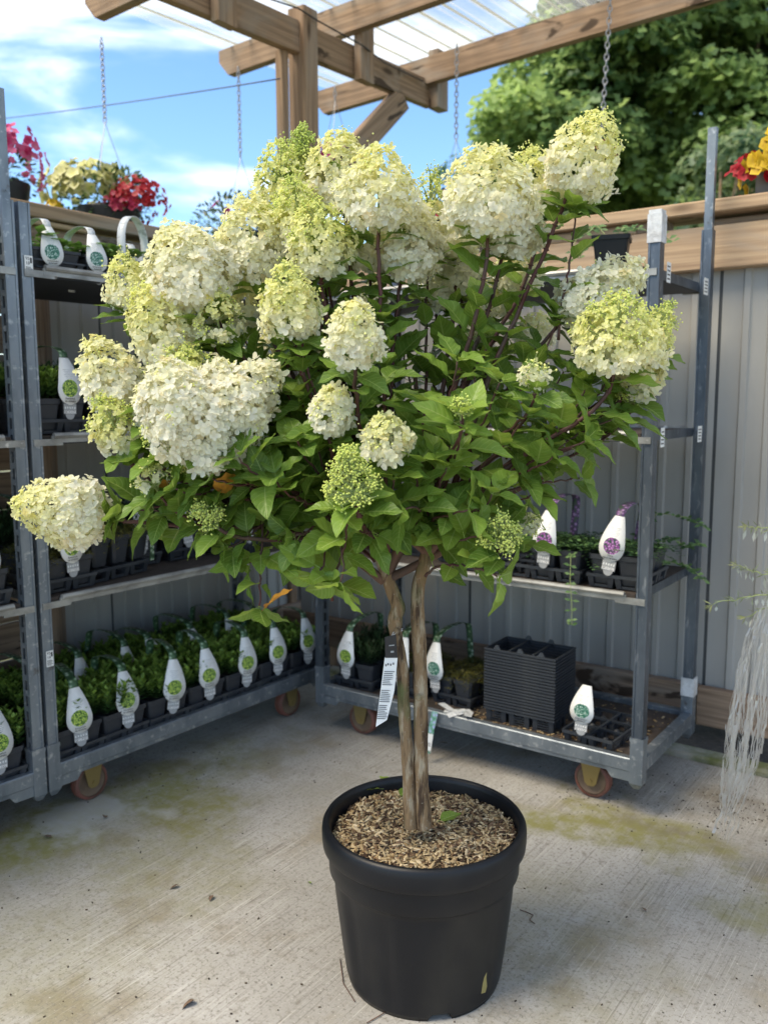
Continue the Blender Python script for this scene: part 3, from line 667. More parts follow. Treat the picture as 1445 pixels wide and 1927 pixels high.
# label: teardrop front face, band arching over to the back
def ribbon(path, m, name, th=.0007):
    """path: (y,z,halfwidth,xoff)"""
    b = MB(); n = len(path); vs = []
    for s in (0,1):
        for i,(y,z,w,xo) in enumerate(path):
            y2,z2 = path[min(i+1,n-1)][:2]; y1,z1 = path[max(i-1,0)][:2]; ny, nz = -(z2-z1), (y2-y1); l = math.hypot(ny,nz) or 1
            o = s*th; vs += [(xo-w,y-ny/l*o*-1,z-nz/l*o*-1),(xo+w,y-ny/l*o*-1,z-nz/l*o*-1)]
    fs = []
    for i in range(n-1):
        a = 2*i; c = 2*n+2*i
        fs += [(a,a+1,a+3,a+2),(c,c+2,c+3,c+1),(a,a+2,c+2,c),(a+1,c+1,c+3,a+3)]
    b.add(vs,fs); return b.mesh(name, m, True)
def tear_w(t):   # t 0 bottom .. 1 neck
    return .042*math.sqrt(max(0,1-((t-.33)/.33)**2)) if t < .33 else .042*(1-((t-.33)/.67)**1.5*.62)
def label_meshes(pm, bm, word, sub):
    z0, z1 = .088, .235; pts = []
    for i in range(21):
        t = i/20; tt = t; w = max(.004,tear_w(tt)); z = z0+(z1-z0)*t; y = -.012+.06*max(0,t-.40)**1.5; pts.append((y,z,w,0))
    tear = ribbon(pts, M['white'], 'label_face')
    y1,zz = pts[-1][0], pts[-1][1]; band = []
    for i in range(17):
        a = i/16; ang = PI*(1-a); Rx = .112; cy = y1+Rx
        y = cy+Rx*math.cos(ang); z = zz+.001+.040*math.sin(ang)**.8 if i < 9 else 0.245+.031*math.sin(ang) - max(0,(a-.5))**2*.0
        band.append((y, z, .0150, 0))
    yb = band[-1][0]
    for i in range(1,7): band.append((yb+.003, .245-(.245-.04)*i/6, .0140, 0))
    bnd = ribbon(band, bm, 'label_band')
    def disc(r, m, name, z, y, x=0, asp=1):
        b = MB(); n = 20; b.add([(x+r*math.cos(2*PI*k/n), y, z+r*asp*math.sin(2*PI*k/n)) for k in range(n)]+[(x+r*math.cos(2*PI*k/n), y+.0004, z+r*asp*math.sin(2*PI*k/n)) for k in range(n)],[tuple(range(n))]+[(k,k+n,(k+1)%n+n,(k+1)%n) for k in range(n)]); return b.mesh(name,m)
    pic_ = disc(.0275, pm, 'picture', .140, -.0136)
    strip = MB(); strip.box(-.022,.022,-.0105,-.0098,.060,.092); strip = strip.mesh('icon_strip', M['inkgrey'])
    bar = MB(); bar.box(-.021,.021,-.0110,-.0106,.0615,.0705); bar = bar.mesh('barcode', M['barcode'])
    ic = MB()
    for k in range(5): ic.box(-.019+k*.0085,-.0155+k*.0085,-.0110,-.0106,.076+.001*(k%2),.0825)
    ic = ic.mesh('icons', M['white'])
    tab = MB(); tab.add([(.016*math.cos(a),-.0092,.0595-.017*math.sin(a)) for a in [PI*k/10 for k in range(11)]]+[(.016*math.cos(a),-.0098,.0595-.017*math.sin(a)) for a in [PI*k/10 for k in range(11)]],[tuple(range(11))[::-1],tuple(range(11,22))]+[(k,k+1,k+12,k+11) for k in range(10)]); tab = tab.mesh('tab', M['inkgrey'])
    txt = text_mesh('lettering', word+'\n'+sub, .0082, M['ink'])
    lines = MB(); yl = lambda z: -.012+.06*max(0,(z-.088)/.147-.40)**1.5
    for k in range(6): 
        w = .011+.008*((k*7)%3)/3; w = min(w, .034-.0030*k); lines.box(-w,w,yl(.171+k*.0052)-.0009,yl(.171+k*.0052)-.0005,.171+k*.0052,.1722+k*.0052)
    lines = lines.mesh('small_print', M['inkgrey'])
    return dict(tear=tear,band=bnd,pic=pic_,strip=strip,bar=bar,ic=ic,tab=tab,txt=txt,lines=lines)
LAB = {'green':label_meshes(M['pic_green'],M['pic_band'],'Euonymus','de varieties'), 'white':label_meshes(M['pic_white'],M['whitedim'],'Pachysandra','terminalis'), 'purple':label_meshes(M['pic_purple'],M['pic_band_purple'],'Vinca','minor varieties'),
       'dwarf':label_meshes(M['pic_white'],M['pic_band'],'Cotoneaster','dammeri')}
def add_label(parent, kind, T, band=True, mirror=1):
    L = LAB[kind]; f = part('label', L['tear'], parent, T)
    part('picture', L['pic'], f); part('icon_strip', L['strip'], f); part('barcode', L['bar'], f); part('icons', L['ic'], f); part('tab', L['tab'], f)
    part('lettering', L['txt'], f, Matrix.Translation((0,-.0136,.104)) @ XZ); part('small_print', L['lines'], f)
    if band: part('label_band', L['band'], f)
    return f
def pack(T, kind, lab, label,  cat='plant tray', group=None, nx=2, ny=3, rot=0, pots=True, seed=0, lx=None, wonk=0, skip=(), low=False):
    r = random.Random(seed*7+3); p = .0905
    if low: T = T @ Matrix.Scale(.55,4,(0,0,1))
    t = root('plant_pack', T, label, cat, group)
    part('tray', TRAY[(nx,ny)], t)
    for j in range(ny):
        for i in range(nx):
            if (i,j) in skip: continue
            c = Vector(((i+.5)*p,(j+.5)*p,.012)); po = part('pot', POT, t, Matrix.Translation(c))
            F = FOL[kind if kind != 'mixed' else 'evergreen']
            part('foliage', F[r.randrange(len(F))], po, Matrix.Translation((0,0,.084)) @ Matrix.Rotation(r.randrange(4)*PI/2+r.uniform(-.3,.3),4,'Z') @ Matrix.Scale(r.uniform(.9,1.12),4))
    if lab: add_label(t, lab, (Matrix.Scale(1/.55,4,(0,0,1)) @ Matrix.Translation((0,-.004,-.068)) @ Matrix.Scale(.82,4) if low else Matrix.Identity(4)) @ Matrix.Translation((lx if lx is not None else nx*p/2, 0, 0)) @ Matrix.Rotation(wonk,4,'Z') @ Matrix.Rotation(r.gauss(0,.07),4,'Y') @ Matrix.Rotation(r.gauss(-.03,.05),4,'X'))
    return t
DK = .175
def inT(TT, x, y, z, a=0): return TT @ Matrix.Translation((x,y,z)) @ Matrix.Rotation(a,4,'Z')
where2 = ['nearest the double posts']+['%s from the double posts'%q for q in ('second','third','fourth','fifth','sixth')]+['at the far end']
ordn = ['first','second','third','fourth','fifth','sixth','seventh']
seed = 0
for k in range(7):
    seed += 1
    where = ['right beside the double posts', 'second from the double posts', 'third from the double posts', 'fourth from the double posts', 'fifth from the double posts', 'sixth from the double posts', 'at the far end']
    pack(inT(TL,.045+k*.1815,.020+RR.uniform(-.003,.004),DK,RR.uniform(-.015,.015)), 'evergreen', 'green', 'front row evergreen tray on the lower left deck, %s' % where[k], group='trays of evergreens on the left trolley deck', seed=seed, wonk=-.22+RR.uniform(-.07,.07), lx=.0905)
for k in range(7):
    seed += 1
    pack(inT(TL,.045+k*.1815,.290+RR.uniform(-.003,.003),DK,RR.uniform(-.015,.015)), 'evergreen', 'green', 'back row evergreen tray on the lower left deck, %s' % where2[k], group='trays of evergreens on the left trolley deck', seed=seed)
# shelf at .73: dark packs, moss pack standing on an empty tray, more dark packs
z = SH[0]
for k,(x,y,a,kd,lb,ds) in enumerate([(.055,.04,.03,'moss','green','moss tray on the lower left shelf behind the lone drooping flower head'),(.44,.20,-.05,'dark','green','dark leaved tray just right of the three moss pots'),(.65,.18,0,'dark','green','dark leaved tray on the left shelf behind the hanging hydrangea leaves'),
      (.85,.06,0,'dark','green','dark leaved tray near the far end of the lower left shelf'),(.055,.315,0,'dark','green','back dark leaved tray on the lower left shelf nearest the posts'),(.25,.33,.02,'dark','green','dark leaved tray directly behind the three moss pots')]):
    seed += 1; pack(inT(TL,x,y,z,a), kd, lb, ds, group='trays on the third shelf of the left trolley', seed=seed)
t = thing('empty_tray', TRAY[(3,2)], inT(TL,.225,.06,z,.16), 'empty grey tray under the three moss pots on the left trolley', 'tray')
t = root('plant_pack', inT(TL,.245,.072,z+.047,.16), 'three pots of brown green moss standing on an empty tray', 'plant tray', 'trays on the third shelf of the left trolley')
for i in range(3):
    po = part('pot', POT, t, Matrix.Translation((.05+i*.092,.05,0))); part('foliage', FOL['moss'][i], po, Matrix.Translation((0,0,.086)) @ Matrix.Scale(1.1,4))
    po = part('pot', POT, t, Matrix.Translation((.05+i*.092,.14,0))); part('foliage', FOL['moss'][(i+1)%3], po, Matrix.Translation((0,0,.086)) @ Matrix.Scale(1.1,4))
add_label(t, 'green', Matrix.Translation((-.03,.04,-.035)) @ Matrix.Rotation(-.55,4,'Z')); 
b = MB(); b.add([(-.011,-.002,-.01),(.009,-.002,-.01),(.002,-.012,.09),(-.016,-.014,.09),(-.02,0,.15),(-.034,-.002,.15)],[(0,1,2,3),(3,2,4,5)]); part('label_band', b.mesh('label_band',M['pic_band']), t, Matrix.Translation((.26,-.012,0)))
# shelf 1.232
z = SH[1]
for k in range(5):
    seed += 1; pack(inT(TL,.05+k*.20,.035,z,RR.uniform(-.03,.03)), 'dark' if k else 'evergreen', 'green', ['evergreen tray on the middle left shelf, label just right of the posts','evergreen tray on the middle left shelf, second from the posts','evergreen tray on the middle left shelf, third from the posts','evergreen tray on the middle left shelf, fourth from the posts','evergreen tray on the middle left shelf, farthest from the posts'][k], group='trays on the second shelf of the left trolley', seed=seed, lx=.105)
for k in range(3):
    seed += 1; pack(inT(TL,.05+k*.20,.30,z), 'dark', None, 'back row evergreen tray on the middle left shelf, %s from the posts' % ordn[k], group='trays on the second shelf of the left trolley', seed=seed)
# top shelf
z = SH[2]
for k,x in enumerate((.045,.235,.425,.62,.815,1.01)):
    seed += 1; pack(inT(TL,x,.02,z,RR.uniform(-.02,.02)), 'pale', 'white', ['light green tray on the top shelf, label nearest the left post','light green tray on the top shelf, second label from the left post','light green tray on the top shelf under the tall grey arched strap','light green tray on the top shelf behind the tallest left flower head','light green tray on the top shelf, fifth from the left post','light green tray at the far end of the top shelf'][k], group='light green trays on the top shelf of the left trolley', seed=seed, lx=(.085,.045,.03,.05,.05,.05)[k], low=True, wonk=-.2)
for k,x in enumerate((.06,.25,.45,.64)):
    seed += 1; pack(inT(TL,x,.29,z), 'pale', None, 'back row light green tray on the top shelf, %s from the post' % ordn[k], group='light green trays on the top shelf of the left trolley', seed=seed, low=True)
# tall grey strap arch on the top shelf
arch = [(.0,0,.014,0)]+[(.0,.05*k,.014,0) for k in range(1,3)]+[(.085-.085*math.cos(PI*k/14),.12+.085*math.sin(PI*k/14),.014,0) for k in range(15)]+[(.17,.06,.012,0),(.17,.0,.012,0)]
thing('strap_arch', ribbon(arch, M['whitedim'], 'strap_arch', .002), inT(TL,.365,.015,z+.0,-1.1), 'tall scuffed grey strap arching over the light green plants on the top shelf', 'strap')
# far left trolley
for k,(xx,yy,zz,kd,lb,ds) in enumerate([(1.12,.02,DK,'evergreen','green','front evergreen tray on the bottom deck at the left edge of the photo'),(1.12,.29,DK,'evergreen','green','back evergreen tray on the bottom deck at the left edge of the photo'),(.93,.02,DK,'evergreen','green','evergreen tray on the bottom deck mostly outside the left edge'),
      (1.11,.03,SH[0],'moss','green','moss tray on the third shelf at the left edge of the photo'),(1.11,.10,SH[1],'evergreen','green','dark evergreen tray on the second shelf at the left edge of the photo'),(1.10,.05,SH[2],'pale','white','light green tray on the top shelf at the left edge of the photo')]):
    seed += 1; pack(inT(TLL,xx,yy,zz), kd, lb, ds, group='trays on the trolley at the left edge', seed=seed, low=(kd=='pale'))
# right trolley deck
pack(inT(TR,.055,.06,DK,.05), 'dark', 'green', 'dark needle leaved tray at the left end of the right trolley deck', group='trays on the right trolley deck', seed=81, lx=.06)
pack(inT(TR,.26,.10,DK,0), 'moss', 'dwarf', 'mossy tray directly behind the two hydrangea stems', group='trays on the right trolley deck', seed=82)
pack(inT(TR,.475,.13,DK,-.05), 'moss', 'dwarf', 'mossy tray touching the stack of empty trays on the deck', group='trays on the right trolley deck', seed=83, lx=.03)
# stack of empty trays
def stack_tray():
    b = MB(); Wd, Dp = .275, .185
    for (x0,x1,y0,y1) in ((0,Wd,0,.006),(0,Wd,Dp-.006,Dp),(0,.006,.0065,Dp-.0065),(Wd-.006,Wd,.0065,Dp-.0065)): b.box(x0,x1,y0,y1,0,.0068)
    for (x0,x1,y0,y1) in ((.006,Wd-.006,.0055,.0085),(.006,Wd-.006,Dp-.0085,Dp-.0055),(.006,.009,.009,Dp-.009),(Wd-.009,Wd-.006,.009,Dp-.009)): b.box(x0,x1,y0,y1,-.0036,-.0002)
    return b
def cells(z0, z1, base=False):
    b = MB(); Wd, Dp = .275, .185
    for i in range(3):
        for j in range(2):
            cx, cy = Wd*(i+.5)/3, Dp*(j+.5)/2
            for sx in (-1,1):
                for sy in (-1,1): b.box(cx+sx*.030-.009,cx+sx*.030+.009,cy+sy*.030-.009,cy+sy*.030+.009,z0,z1)
            if base:
                for k in range(4): b.box(cx-.021,cx+.021,cy-.040,cy-.037,z0+.004+k*.009,z0+.008+k*.009)
    return b
NUM = ['first','second','third','fourth','fifth','sixth','seventh','eighth','ninth','tenth','eleventh','twelfth','thirteenth','fourteenth','fifteenth','sixteenth','seventeenth','eighteenth','nineteenth','twentieth','twenty-first']
me_rim = stack_tray().mesh('tray_rim', M['tray'])
for k in range(21):
    T = inT(TR, .735, .075, .219+.0110*k, .03+RR.uniform(-.006,.006))
    t = thing('empty_tray', me_rim, T, 'dark grey empty tray, %s from the bottom of the tall stack' % NUM[k], 'tray', 'stacked empty trays')
    if k in (0,20):
        b = stack_tray()
        if k == 0:
            c = cells(-.044,-.002,True); b.add(c.v, c.f)
        else:
            for i in range(1,3): b.box(.275*i/3-.004,.275*i/3+.004,.007,.178,-.002,.006)
            for (x,y) in ((.05,.004),(.14,.004),(.22,.004),(.09,.18),(.18,.18)):
                b.add([(x-.014,y-.004,.007),(x+.014,y-.004,.007),(x+.014,y+.004,.007),(x-.014,y+.004,.007),(x-.005,y-.002,.022),(x+.005,y-.002,.022),(x+.005,y+.002,.022),(x-.005,y+.002,.022)],[(0,1,5,4),(1,2,6,5),(2,3,7,6),(3,0,4,7),(4,5,6,7)])
        t.data = b.mesh('tray_rim', M['tray'])
        t['label'] = 'bottom tray of the tall grey stack, its feet on the trolley deck' if k == 0 else 'topmost tray of the tall dark grey stack on the right trolley deck'
t = thing('empty_tray', TRAY[(2,3,'e')], inT(TR,1.055,.05,DK,-.05), 'single empty grey tray with a white label right of the tray stack', 'tray')
WM[t] = inT(TR,1.055,.05,DK,-.05)
add_label(t, 'dwarf', Matrix.Translation((.07,-.002,.004)) @ Matrix.Rotation(-.1,4,'X') @ Matrix.Diagonal((1.02,1,.86,1)), band=False)
# right trolley .73 shelf
z = SH[0]
for k,(x,lb,ds) in enumerate(((.93,'purple','vine tray with the left one of the two purple flower labels'),(1.135,'purple','vine tray with purple flower label closest to the right front post'),(.50,'white','plant tray on the right shelf half hidden by hydrangea leaves'))):
    seed += 1; pack(inT(TR,x,.03 if k < 2 else .12,z,RR.uniform(-.03,.03)), 'vine', lb, ds, group='vine trays on the right trolley shelf', seed=seed, lx=.05 if k == 0 else .065)
for k,(x,ds) in enumerate(((.14,'dark plant tray at the left end of the right trolley shelf'),(.32,'dark plant tray second from the left end of the right trolley shelf'))):
    pack(inT(TR,x,.16,z), 'dark', 'white', ds, group='vine trays on the right trolley shelf', seed=91+k)
thing('empty_tray', TRAY[(3,2)], inT(TR,.66,.03,z,.02), 'empty dark tray at the shelf edge left of the purple flower labels', 'tray')
pack(inT(TR,1.13,.33,z,0), 'vine', None, 'trailing vine tray at the back of the right trolley shelf beside the back post', group='vine trays on the right trolley shelf', seed=99, nx=2, ny=2) if (2,2) in TRAY else None
# hanging vine sprays (belong to the vine tray; rooted in it)
def vine(name, path, parent, n=12, s=.02):
    r = random.Random(len(path)*31+n); P = [Vector(p) for p in path]; b = MB(); pts = []
    for i in range(len(P)-1):
        for q in range(5): pts.append(P[i].lerp(P[i+1], q/5))
    pts.append(P[-1]); b.tube(pts,.0011,5); L = []
    for k in range(n):
        p = pts[min(len(pts)-1,int((k+1)/n*len(pts)))]
        for sd in (-1,1):
            L.append((p,Vector((sd*.8+r.uniform(-.4,.4),r.uniform(-.7,.3),r.uniform(-.5,.4))),Vector((r.uniform(-.3,.3),-1,.8)),s*r.uniform(.7,1.2),s*.55*r.uniform(.8,1.2),mixc((.045,.10,.035),(.16,.27,.09),r.random())))
    o = part(name, b.mesh('vine_stem', M['stem_green']), parent, None); part('vine_leaves', leaflets(len(L), lambda i: L[i], M['foliage'],'vine_leaves'), o); return o
vt = root('trailing_vine', inT(TR,1.10,-.02,z+.08), 'single green vine hanging down over the right trolley shelf edge', 'vine')
vine('vine_stem', [(-.015,.05,.02),(.0,.0,.02),(.005,-.012,-.05),(.012,-.012,-.12),(.015,-.012,-.20)], vt, 11, .022)
for k,pth in enumerate((((1.22,.35,.09),(1.30,.36,.13),(1.35,.38,.10),(1.40,.36,.12)),((1.22,.30,.09),(1.29,.34,.05),(1.36,.36,.04),(1.42,.34,.0)),((1.15,.4,.1),(1.22,.45,.2),(1.32,.47,.19),(1.38,.47,.16)))):
    v = root('trailing_vine', inT(TR,*[pth[0][0],pth[0][1],z+pth[0][2]]), ['leafy vine arching out past the right front post above the shelf','limp vine lying on the right end of the shelf','upper vine reaching toward the tall back post'][k], 'vine')
    vine('vine_stem', [(p[0]-pth[0][0],p[1]-pth[0][1],p[2]-pth[0][2]) for p in pth], v, 14, .024)
# top shelf pot with vines
def tapered_pot(w0,w1,h):
    b = MB()
    def ring(w,z): q = w/2; c = .006; return [(-q+c,-q,z),(q-c,-q,z),(q,-q+c,z),(q,q-c,z),(q-c,q,z),(-q+c,q,z),(-q,q-c,z),(-q,-q+c,z)]
    R_ = [ring(w0,0),ring(w1*.96,h*.88),ring(w1*1.04,h*.885),ring(w1*1.06,h),ring(w1*.96,h),ring(w1*.94,h*.93)]; n = 8
    b.add([p for q in R_ for p in q],[(i*n+j,i*n+(j+1)%n,(i+1)*n+(j+1)%n,(i+1)*n+j) for i in range(5) for j in range(n)]+[tuple(range(n))[::-1],tuple(range(5*n,6*n))]); return b.mesh('pot', M['black'])
tp = root('potted_vine', inT(TR,1.12,.20,SH[2],.3), 'small square black pot of trailing vine alone on the right trolley top shelf', 'potted plant')
part('pot', tapered_pot(.085,.115,.125), tp)
for k,pth in enumerate((((0,0,.11),(-.06,-.02,.15),(-.11,-.04,.12),(-.13,-.05,.05),(-.14,-.05,-.02)),((0,0,.11),(.07,.0,.15),(.13,.0,.135),(.19,-.01,.10)),((0,0,.11),(-.05,.03,.17),(-.10,.05,.16)),((0,0,.11),(-.07,.0,.12),(-.10,-.03,.06)),((0,0,.11),(.03,-.02,.15),(.08,-.05,.14)))):
    vine('vine_stem', pth, tp, 8, .028)
# chips of bark on the deck, fallen labels
def chips(n, fn, name, zs=1):
    V = []; F = []; Cc = []; q = np.array([(-1,-1,-1),(1,-1,-1),(1,1,-1),(-1,1,-1),(-1,-1,1),(1,-1,1),(1,1,1),(-1,1,1)],float)*.5
    f = [(0,3,2,1),(4,5,6,7),(0,1,5,4),(1,2,6,5),(2,3,7,6),(3,0,4,7)]
    for i in range(n):
        p, l, w, h, rot, c = fn(i); R_ = np.array(rot.to_matrix() if hasattr(rot,'to_matrix') else rot)
        k = len(V)*8; V.append((q*np.array((l,w,h)))@R_.T+np.array(p)); F += [tuple(a+k for a in ff) for ff in f]; Cc.append(np.tile(np.array(c),(8,1)))
    return npmesh(name, np.vstack(V), np.array(F), M['chips'], np.vstack(Cc))
from mathutils import Euler
CH = [(.42,.31,.17),(.34,.24,.12),(.22,.14,.075),(.12,.075,.045),(.50,.40,.24),(.27,.21,.12),(.07,.045,.03)]
def chipfn(pf, lo=.004, hi=.022, pal=CH, flat=.5):
    def g(i):
        p = pf(i); l = RR.uniform(lo,hi); c = RR.choice(pal); s = RR.uniform(.75,1.2); 
        return p, l, min(.0065,l*RR.uniform(.12,.4)+.0012), RR.uniform(.0008,.003), Euler((RR.gauss(0,flat),RR.gauss(0,flat),RR.uniform(0,2*PI))), tuple(x*s for x in c)
    return g
def deckp(i):
    if i % 3 == 0: x, y = RR.uniform(.60,1.2), RR.uniform(.035,.12)
    else: x, y = RR.uniform(.05,1.31), RR.uniform(.035,.53)
    if x > 1.0 and y > .3 and RR.random() < .3: y = .5-.2*RR.random()
    return TR @ Vector((x,y,DK+.002))
thing('bark_crumbs', chips(900, chipfn(deckp,.003,.014,flat=.2), 'bark_crumbs'), None, 'loose bark crumbs spilled over the right trolley deck', 'bark crumbs', kind='stuff')
b = MB()
for (x,y,a) in ((.635,.030,.3),(.67,.045,1.2),(.60,.04,-.4),(.70,.028,2.0),(.655,.02,.9)):
    T = TR @ Matrix.Translation((x,y,DK+.022+RR.uniform(0,.012))) @ Euler((RR.uniform(-.2,.3),RR.uniform(-.2,.2),a)).to_matrix().to_4x4()
    b.box(-.036,.036,-.014,.014,-.0004,.0004,T=T)
thing('fallen_labels', b.mesh('fallen_labels', M['whitedim']), None, 'heap of loose white label strips on the deck edge left of the tray stack', 'labels', kind='stuff')
rb = root('ribbon_label', inT(TR,.583,-.012,.20), 'blue green printed strip hanging off the trolley rail behind the stems', 'label')
b = MB(); b.add([(-.012,-.003,0),(.014,-.003,0),(-.002,-.010,-.085),(-.026,-.010,-.085)],[(0,1,2,3)]); part('print', b.mesh('print', pic('photo_print_lavender',(.40,.42,.75),(.22,.42,.38),(.08,.25,.16),70)), rb)
b = MB(); b.add([(-.026,-.010,-.086),(-.002,-.010,-.086),(-.010,-.014,-.150),(-.034,-.014,-.150)],[(0,1,2,3)]); part('plain_end', b.mesh('plain_end', M['white']), rb)
b = MB(); b.box(-.03,-.012,-.0135,-.0130,-.135,-.12); part('barcode', b.mesh('barcode', M['barcode']), rb)
b = MB(); b.add([(-.034,-.014,-.151),(-.010,-.014,-.151),(-.014,-.014,-.163),(-.034,-.014,-.163)],[(0,1,2,3)]); part('green_end', b.mesh('green_end', M['pic_white']), rb)

# ------------------------------------------------------------------ the hydrangea in its black pot
PC = Vector((.0895,1.902,0))
hy = root('potted_hydrangea', PC, 'large panicle hydrangea with cream flower heads growing in a big black pot', 'potted hydrangea')
def hp(name, me, parent=None, T=None, **k): return part(name, me, parent or hy, T if T is not None else (Matrix.Translation(-PC) if parent is None else None), **k)
def wave(a): 
    q = math.sin(5*a+.4); return max(-1,min(1,q*3.2))*.5+.5
prof = [(.150,.012),(.172,.012),(.176,.0),(.180,.012),(.182,.022),(.190,.08),(.197,.14),(.204,.20),(.2085,.248),(.2095,.262),(.2165,.265),(.2185,.268),(.2205,.300),(.2220,.318),(.2225,.3215),(.2305,.3225),(.2330,.326),(.2345,.340),(.2350,.358),(.2335,.371),(.2290,.3785),(.2225,.3795),(.2175,.376),(.2150,.366),(.2130,.34),(.2110,.30)]
def pmod(i,r,z,a):
    if 3 < i < 9:
        r -= .0085*wave(a)*min(1,(z-.0)/.06)*(1-max(0,(z-.235))/.03 if z > .235 else 1)
    if i in (1,2) and (math.sin(4*a+.9) > .88): z = .016
    if i == 3 and (math.sin(4*a+.9) > .88): z = .0175
    return r, z
b = MB(); b.lathe(prof, 120, pmod); po = hp('pot', b.mesh('pot', M['black'], True), T=Matrix.Identity(4))
b = MB(); b.lathe([(0.001,.345),(.08,.348),(.17,.344),(.212,.336)],48); hp('soil', b.mesh('soil', M['soil'], True), T=Matrix.Identity(4))
def mulchp(i):
    q = math.sqrt(RR.random())*.2085; a = RR.uniform(0,2*PI); return Vector((q*math.cos(a),q*math.sin(a),.346+.008*math.sin(q*40+a*3)*.5+RR.uniform(0,.007)-(.004 if q>.18 else 0)))
o = hp('bark_mulch', chips(5200, chipfn(mulchp,.004,.026,flat=.36,pal=CH+[(.62,.50,.31),(.52,.40,.23),(.46,.35,.20),(.60,.49,.32),(.07,.045,.03),(.20,.13,.08)]), 'bark_mulch'), T=Matrix.Identity(4), kind='stuff')
b = MB(); b.add([(-.004,0,0),(.007,-.001,.004),(.011,-.002,.022),(.009,-.001,.045),(.010,0,.062),(.003,.001,.045),(-.001,.0,.025)],[(0,1,2,6),(2,3,5,6),(3,4,5)])
# small dry sliver stuck on the pot
sl = Matrix.Translation(at(908,1870,1.70)-PC) ; hp('dry_leaf_sliver', b.mesh('dry_leaf_sliver', mat('olive_dry_leaf',(.13,.115,.04),.7)), T=sl @ Matrix.Scale(.8,4))

def barktube(name, pts, rads, m, n=14, rings=70, amp=.10, seed=1):
    pts = [Vector(p) for p in pts]; r = random.Random(seed); V = []; K_ = len(pts)-1
    def cat(t):
        i = min(int(t*K_),K_-1); f = t*K_-i; p = [pts[max(0,min(K_,i+q))] for q in (-1,0,1,2)]
        a = .5*((2*p[1])+(p[2]-p[0])*f+(2*p[0]-5*p[1]+4*p[2]-p[3])*f*f+(-p[0]+3*p[1]-3*p[2]+p[3])*f**3)
        return a, rads[i]*(1-f)+rads[min(i+1,K_)]*f
    ph = [r.uniform(0,6) for _ in range(6)]; b = MB(); L = [cat(i/(rings-1)) for i in range(rings)]
    vs = []
    for i,(p,rad) in enumerate(L):
        d = (L[min(i+1,rings-1)][0]-L[max(i-1,0)][0]).normalized(); a = (Vector((1,0,0))-d*d.x).normalized(); c = d.cross(a)
        for j in range(n):
            g = 2*PI*j/n; k = 1+amp*(math.sin(3*g+ph[0]+i*.012)+.7*math.sin(5*g+ph[1]-i*.02)+.8*math.sin(i*.43+ph[2]+g)+.5*math.sin(i*.9+ph[3]+2*g))*.6+r.uniform(-.035,.035)
            vs.append(p+(a*math.cos(g)+c*math.sin(g))*rad*k)
    b.add(vs,[(i*n+j,i*n+(j+1)%n,(i+1)*n+(j+1)%n,(i+1)*n+j) for i in range(rings-1) for j in range(n)]+[tuple(range((rings-1)*n,rings*n))]); return b.mesh(name, m, True)
TY = 1.845
tp1 = [(772,1556),(769,1480),(764,1400),(759,1320),(756,1260),(747,1205),(742,1165),(748,1140),(734,1105),(722,1070),(705,1020)]
hp('trunk', barktube('trunk', [at(x,y,TY) for x,y in tp1], [.0165,.0135,.0135,.0135,.0132,.0125,.0165,.0150,.0135,.0125,.010], M['bark'], seed=3))
tp2 = [(796,1556),(793,1480),(791,1400),(791,1300),(788,1220),(786,1160),(786,1105),(800,1055),(806,1010),(800,960)]
hp('trunk', barktube('trunk', [at(x,y,TY+.004) for x,y in tp2], [.0200,.0160,.0158,.0158,.0158,.0152,.0140,.0140,.0125,.010], M['bark'], seed=8))
HUB = [at(722,1068,TY), at(803,1015,TY), at(735,1105,TY), at(800,965,TY), at(705,1022,TY)]
b = MB()
for (x,y) in ((748,1188),(790,1312),(745,1165)): b.lathe([(.001,.006),(.006,.005),(.010,.0)],9,T=Matrix.Translation(at(x,y,TY-.013)) @ Matrix.Rotation(PI/2,4,'X'))
hp('bark_knots', b.mesh('bark_knots', M['bark'], True))

# petals
def unit(v): return v/np.maximum(np.linalg.norm(v,axis=-1,keepdims=True),1e-9)
PT = np.array([(0,0,0),(.45,-.40,.14),(.45,.40,.14),(.55,0,.03),(.88,-.30,.20),(.88,.30,.20),(1.02,0,.16)])
PF = np.array([(0,3,2),(0,1,3),(1,4,3),(3,4,6),(3,5,2),(3,6,5)])
def florets(pos, nor, size, col, rng):
    n = len(pos); nor = unit(nor); a = unit(np.cross(nor, rng.normal(size=(n,3)))); c = np.cross(nor, a)
    Vs = []; Cs = []
    for k in range(4):
        g = k*PI/2 + rng.normal(0,.14,n); u = a*np.cos(g)[:,None]+c*np.sin(g)[:,None]; w = -a*np.sin(g)[:,None]+c*np.cos(g)[:,None]
        L = size*rng.uniform(.82,1.12,n)*.5; cup = rng.uniform(.1,1.9,n); tip = rng.normal(0,.35,n)
        P = pos[:,None,:] + u[:,None,:]*(PT[:,0]*1)[None,:,None]*L[:,None,None] + w[:,None,:]*(PT[:,1]*1.02)[None,:,None]*L[:,None,None] + nor[:,None,:]*((PT[:,2][None,:]*cup[:,None]+(PT[:,0]**2)[None,:]*tip[:,None])*L[:,None])[:,:,None]
        Vs.append(P); j = rng.uniform(.90,1.05,(n,1,1)); Cs.append(np.clip(col[:,None,:]*j*np.array([.90,1,1,.96,1.02,1.02,1.03])[None,:,None],0,.95))
    V = np.stack(Vs,1).reshape(-1,3); Cc = np.stack(Cs,1).reshape(-1,3)
    F = (PF[None,:,:]+7*np.arange(n*4)[:,None,None]).reshape(-1,3); return V,F,Cc
OC = np.array([(1,0,0),(-1,0,0),(0,1,0),(0,-1,0),(0,0,1),(0,0,-1)],float); OF = np.array([(0,2,4),(2,1,4),(1,3,4),(3,0,4),(2,0,5),(1,2,5),(3,1,5),(0,3,5)])
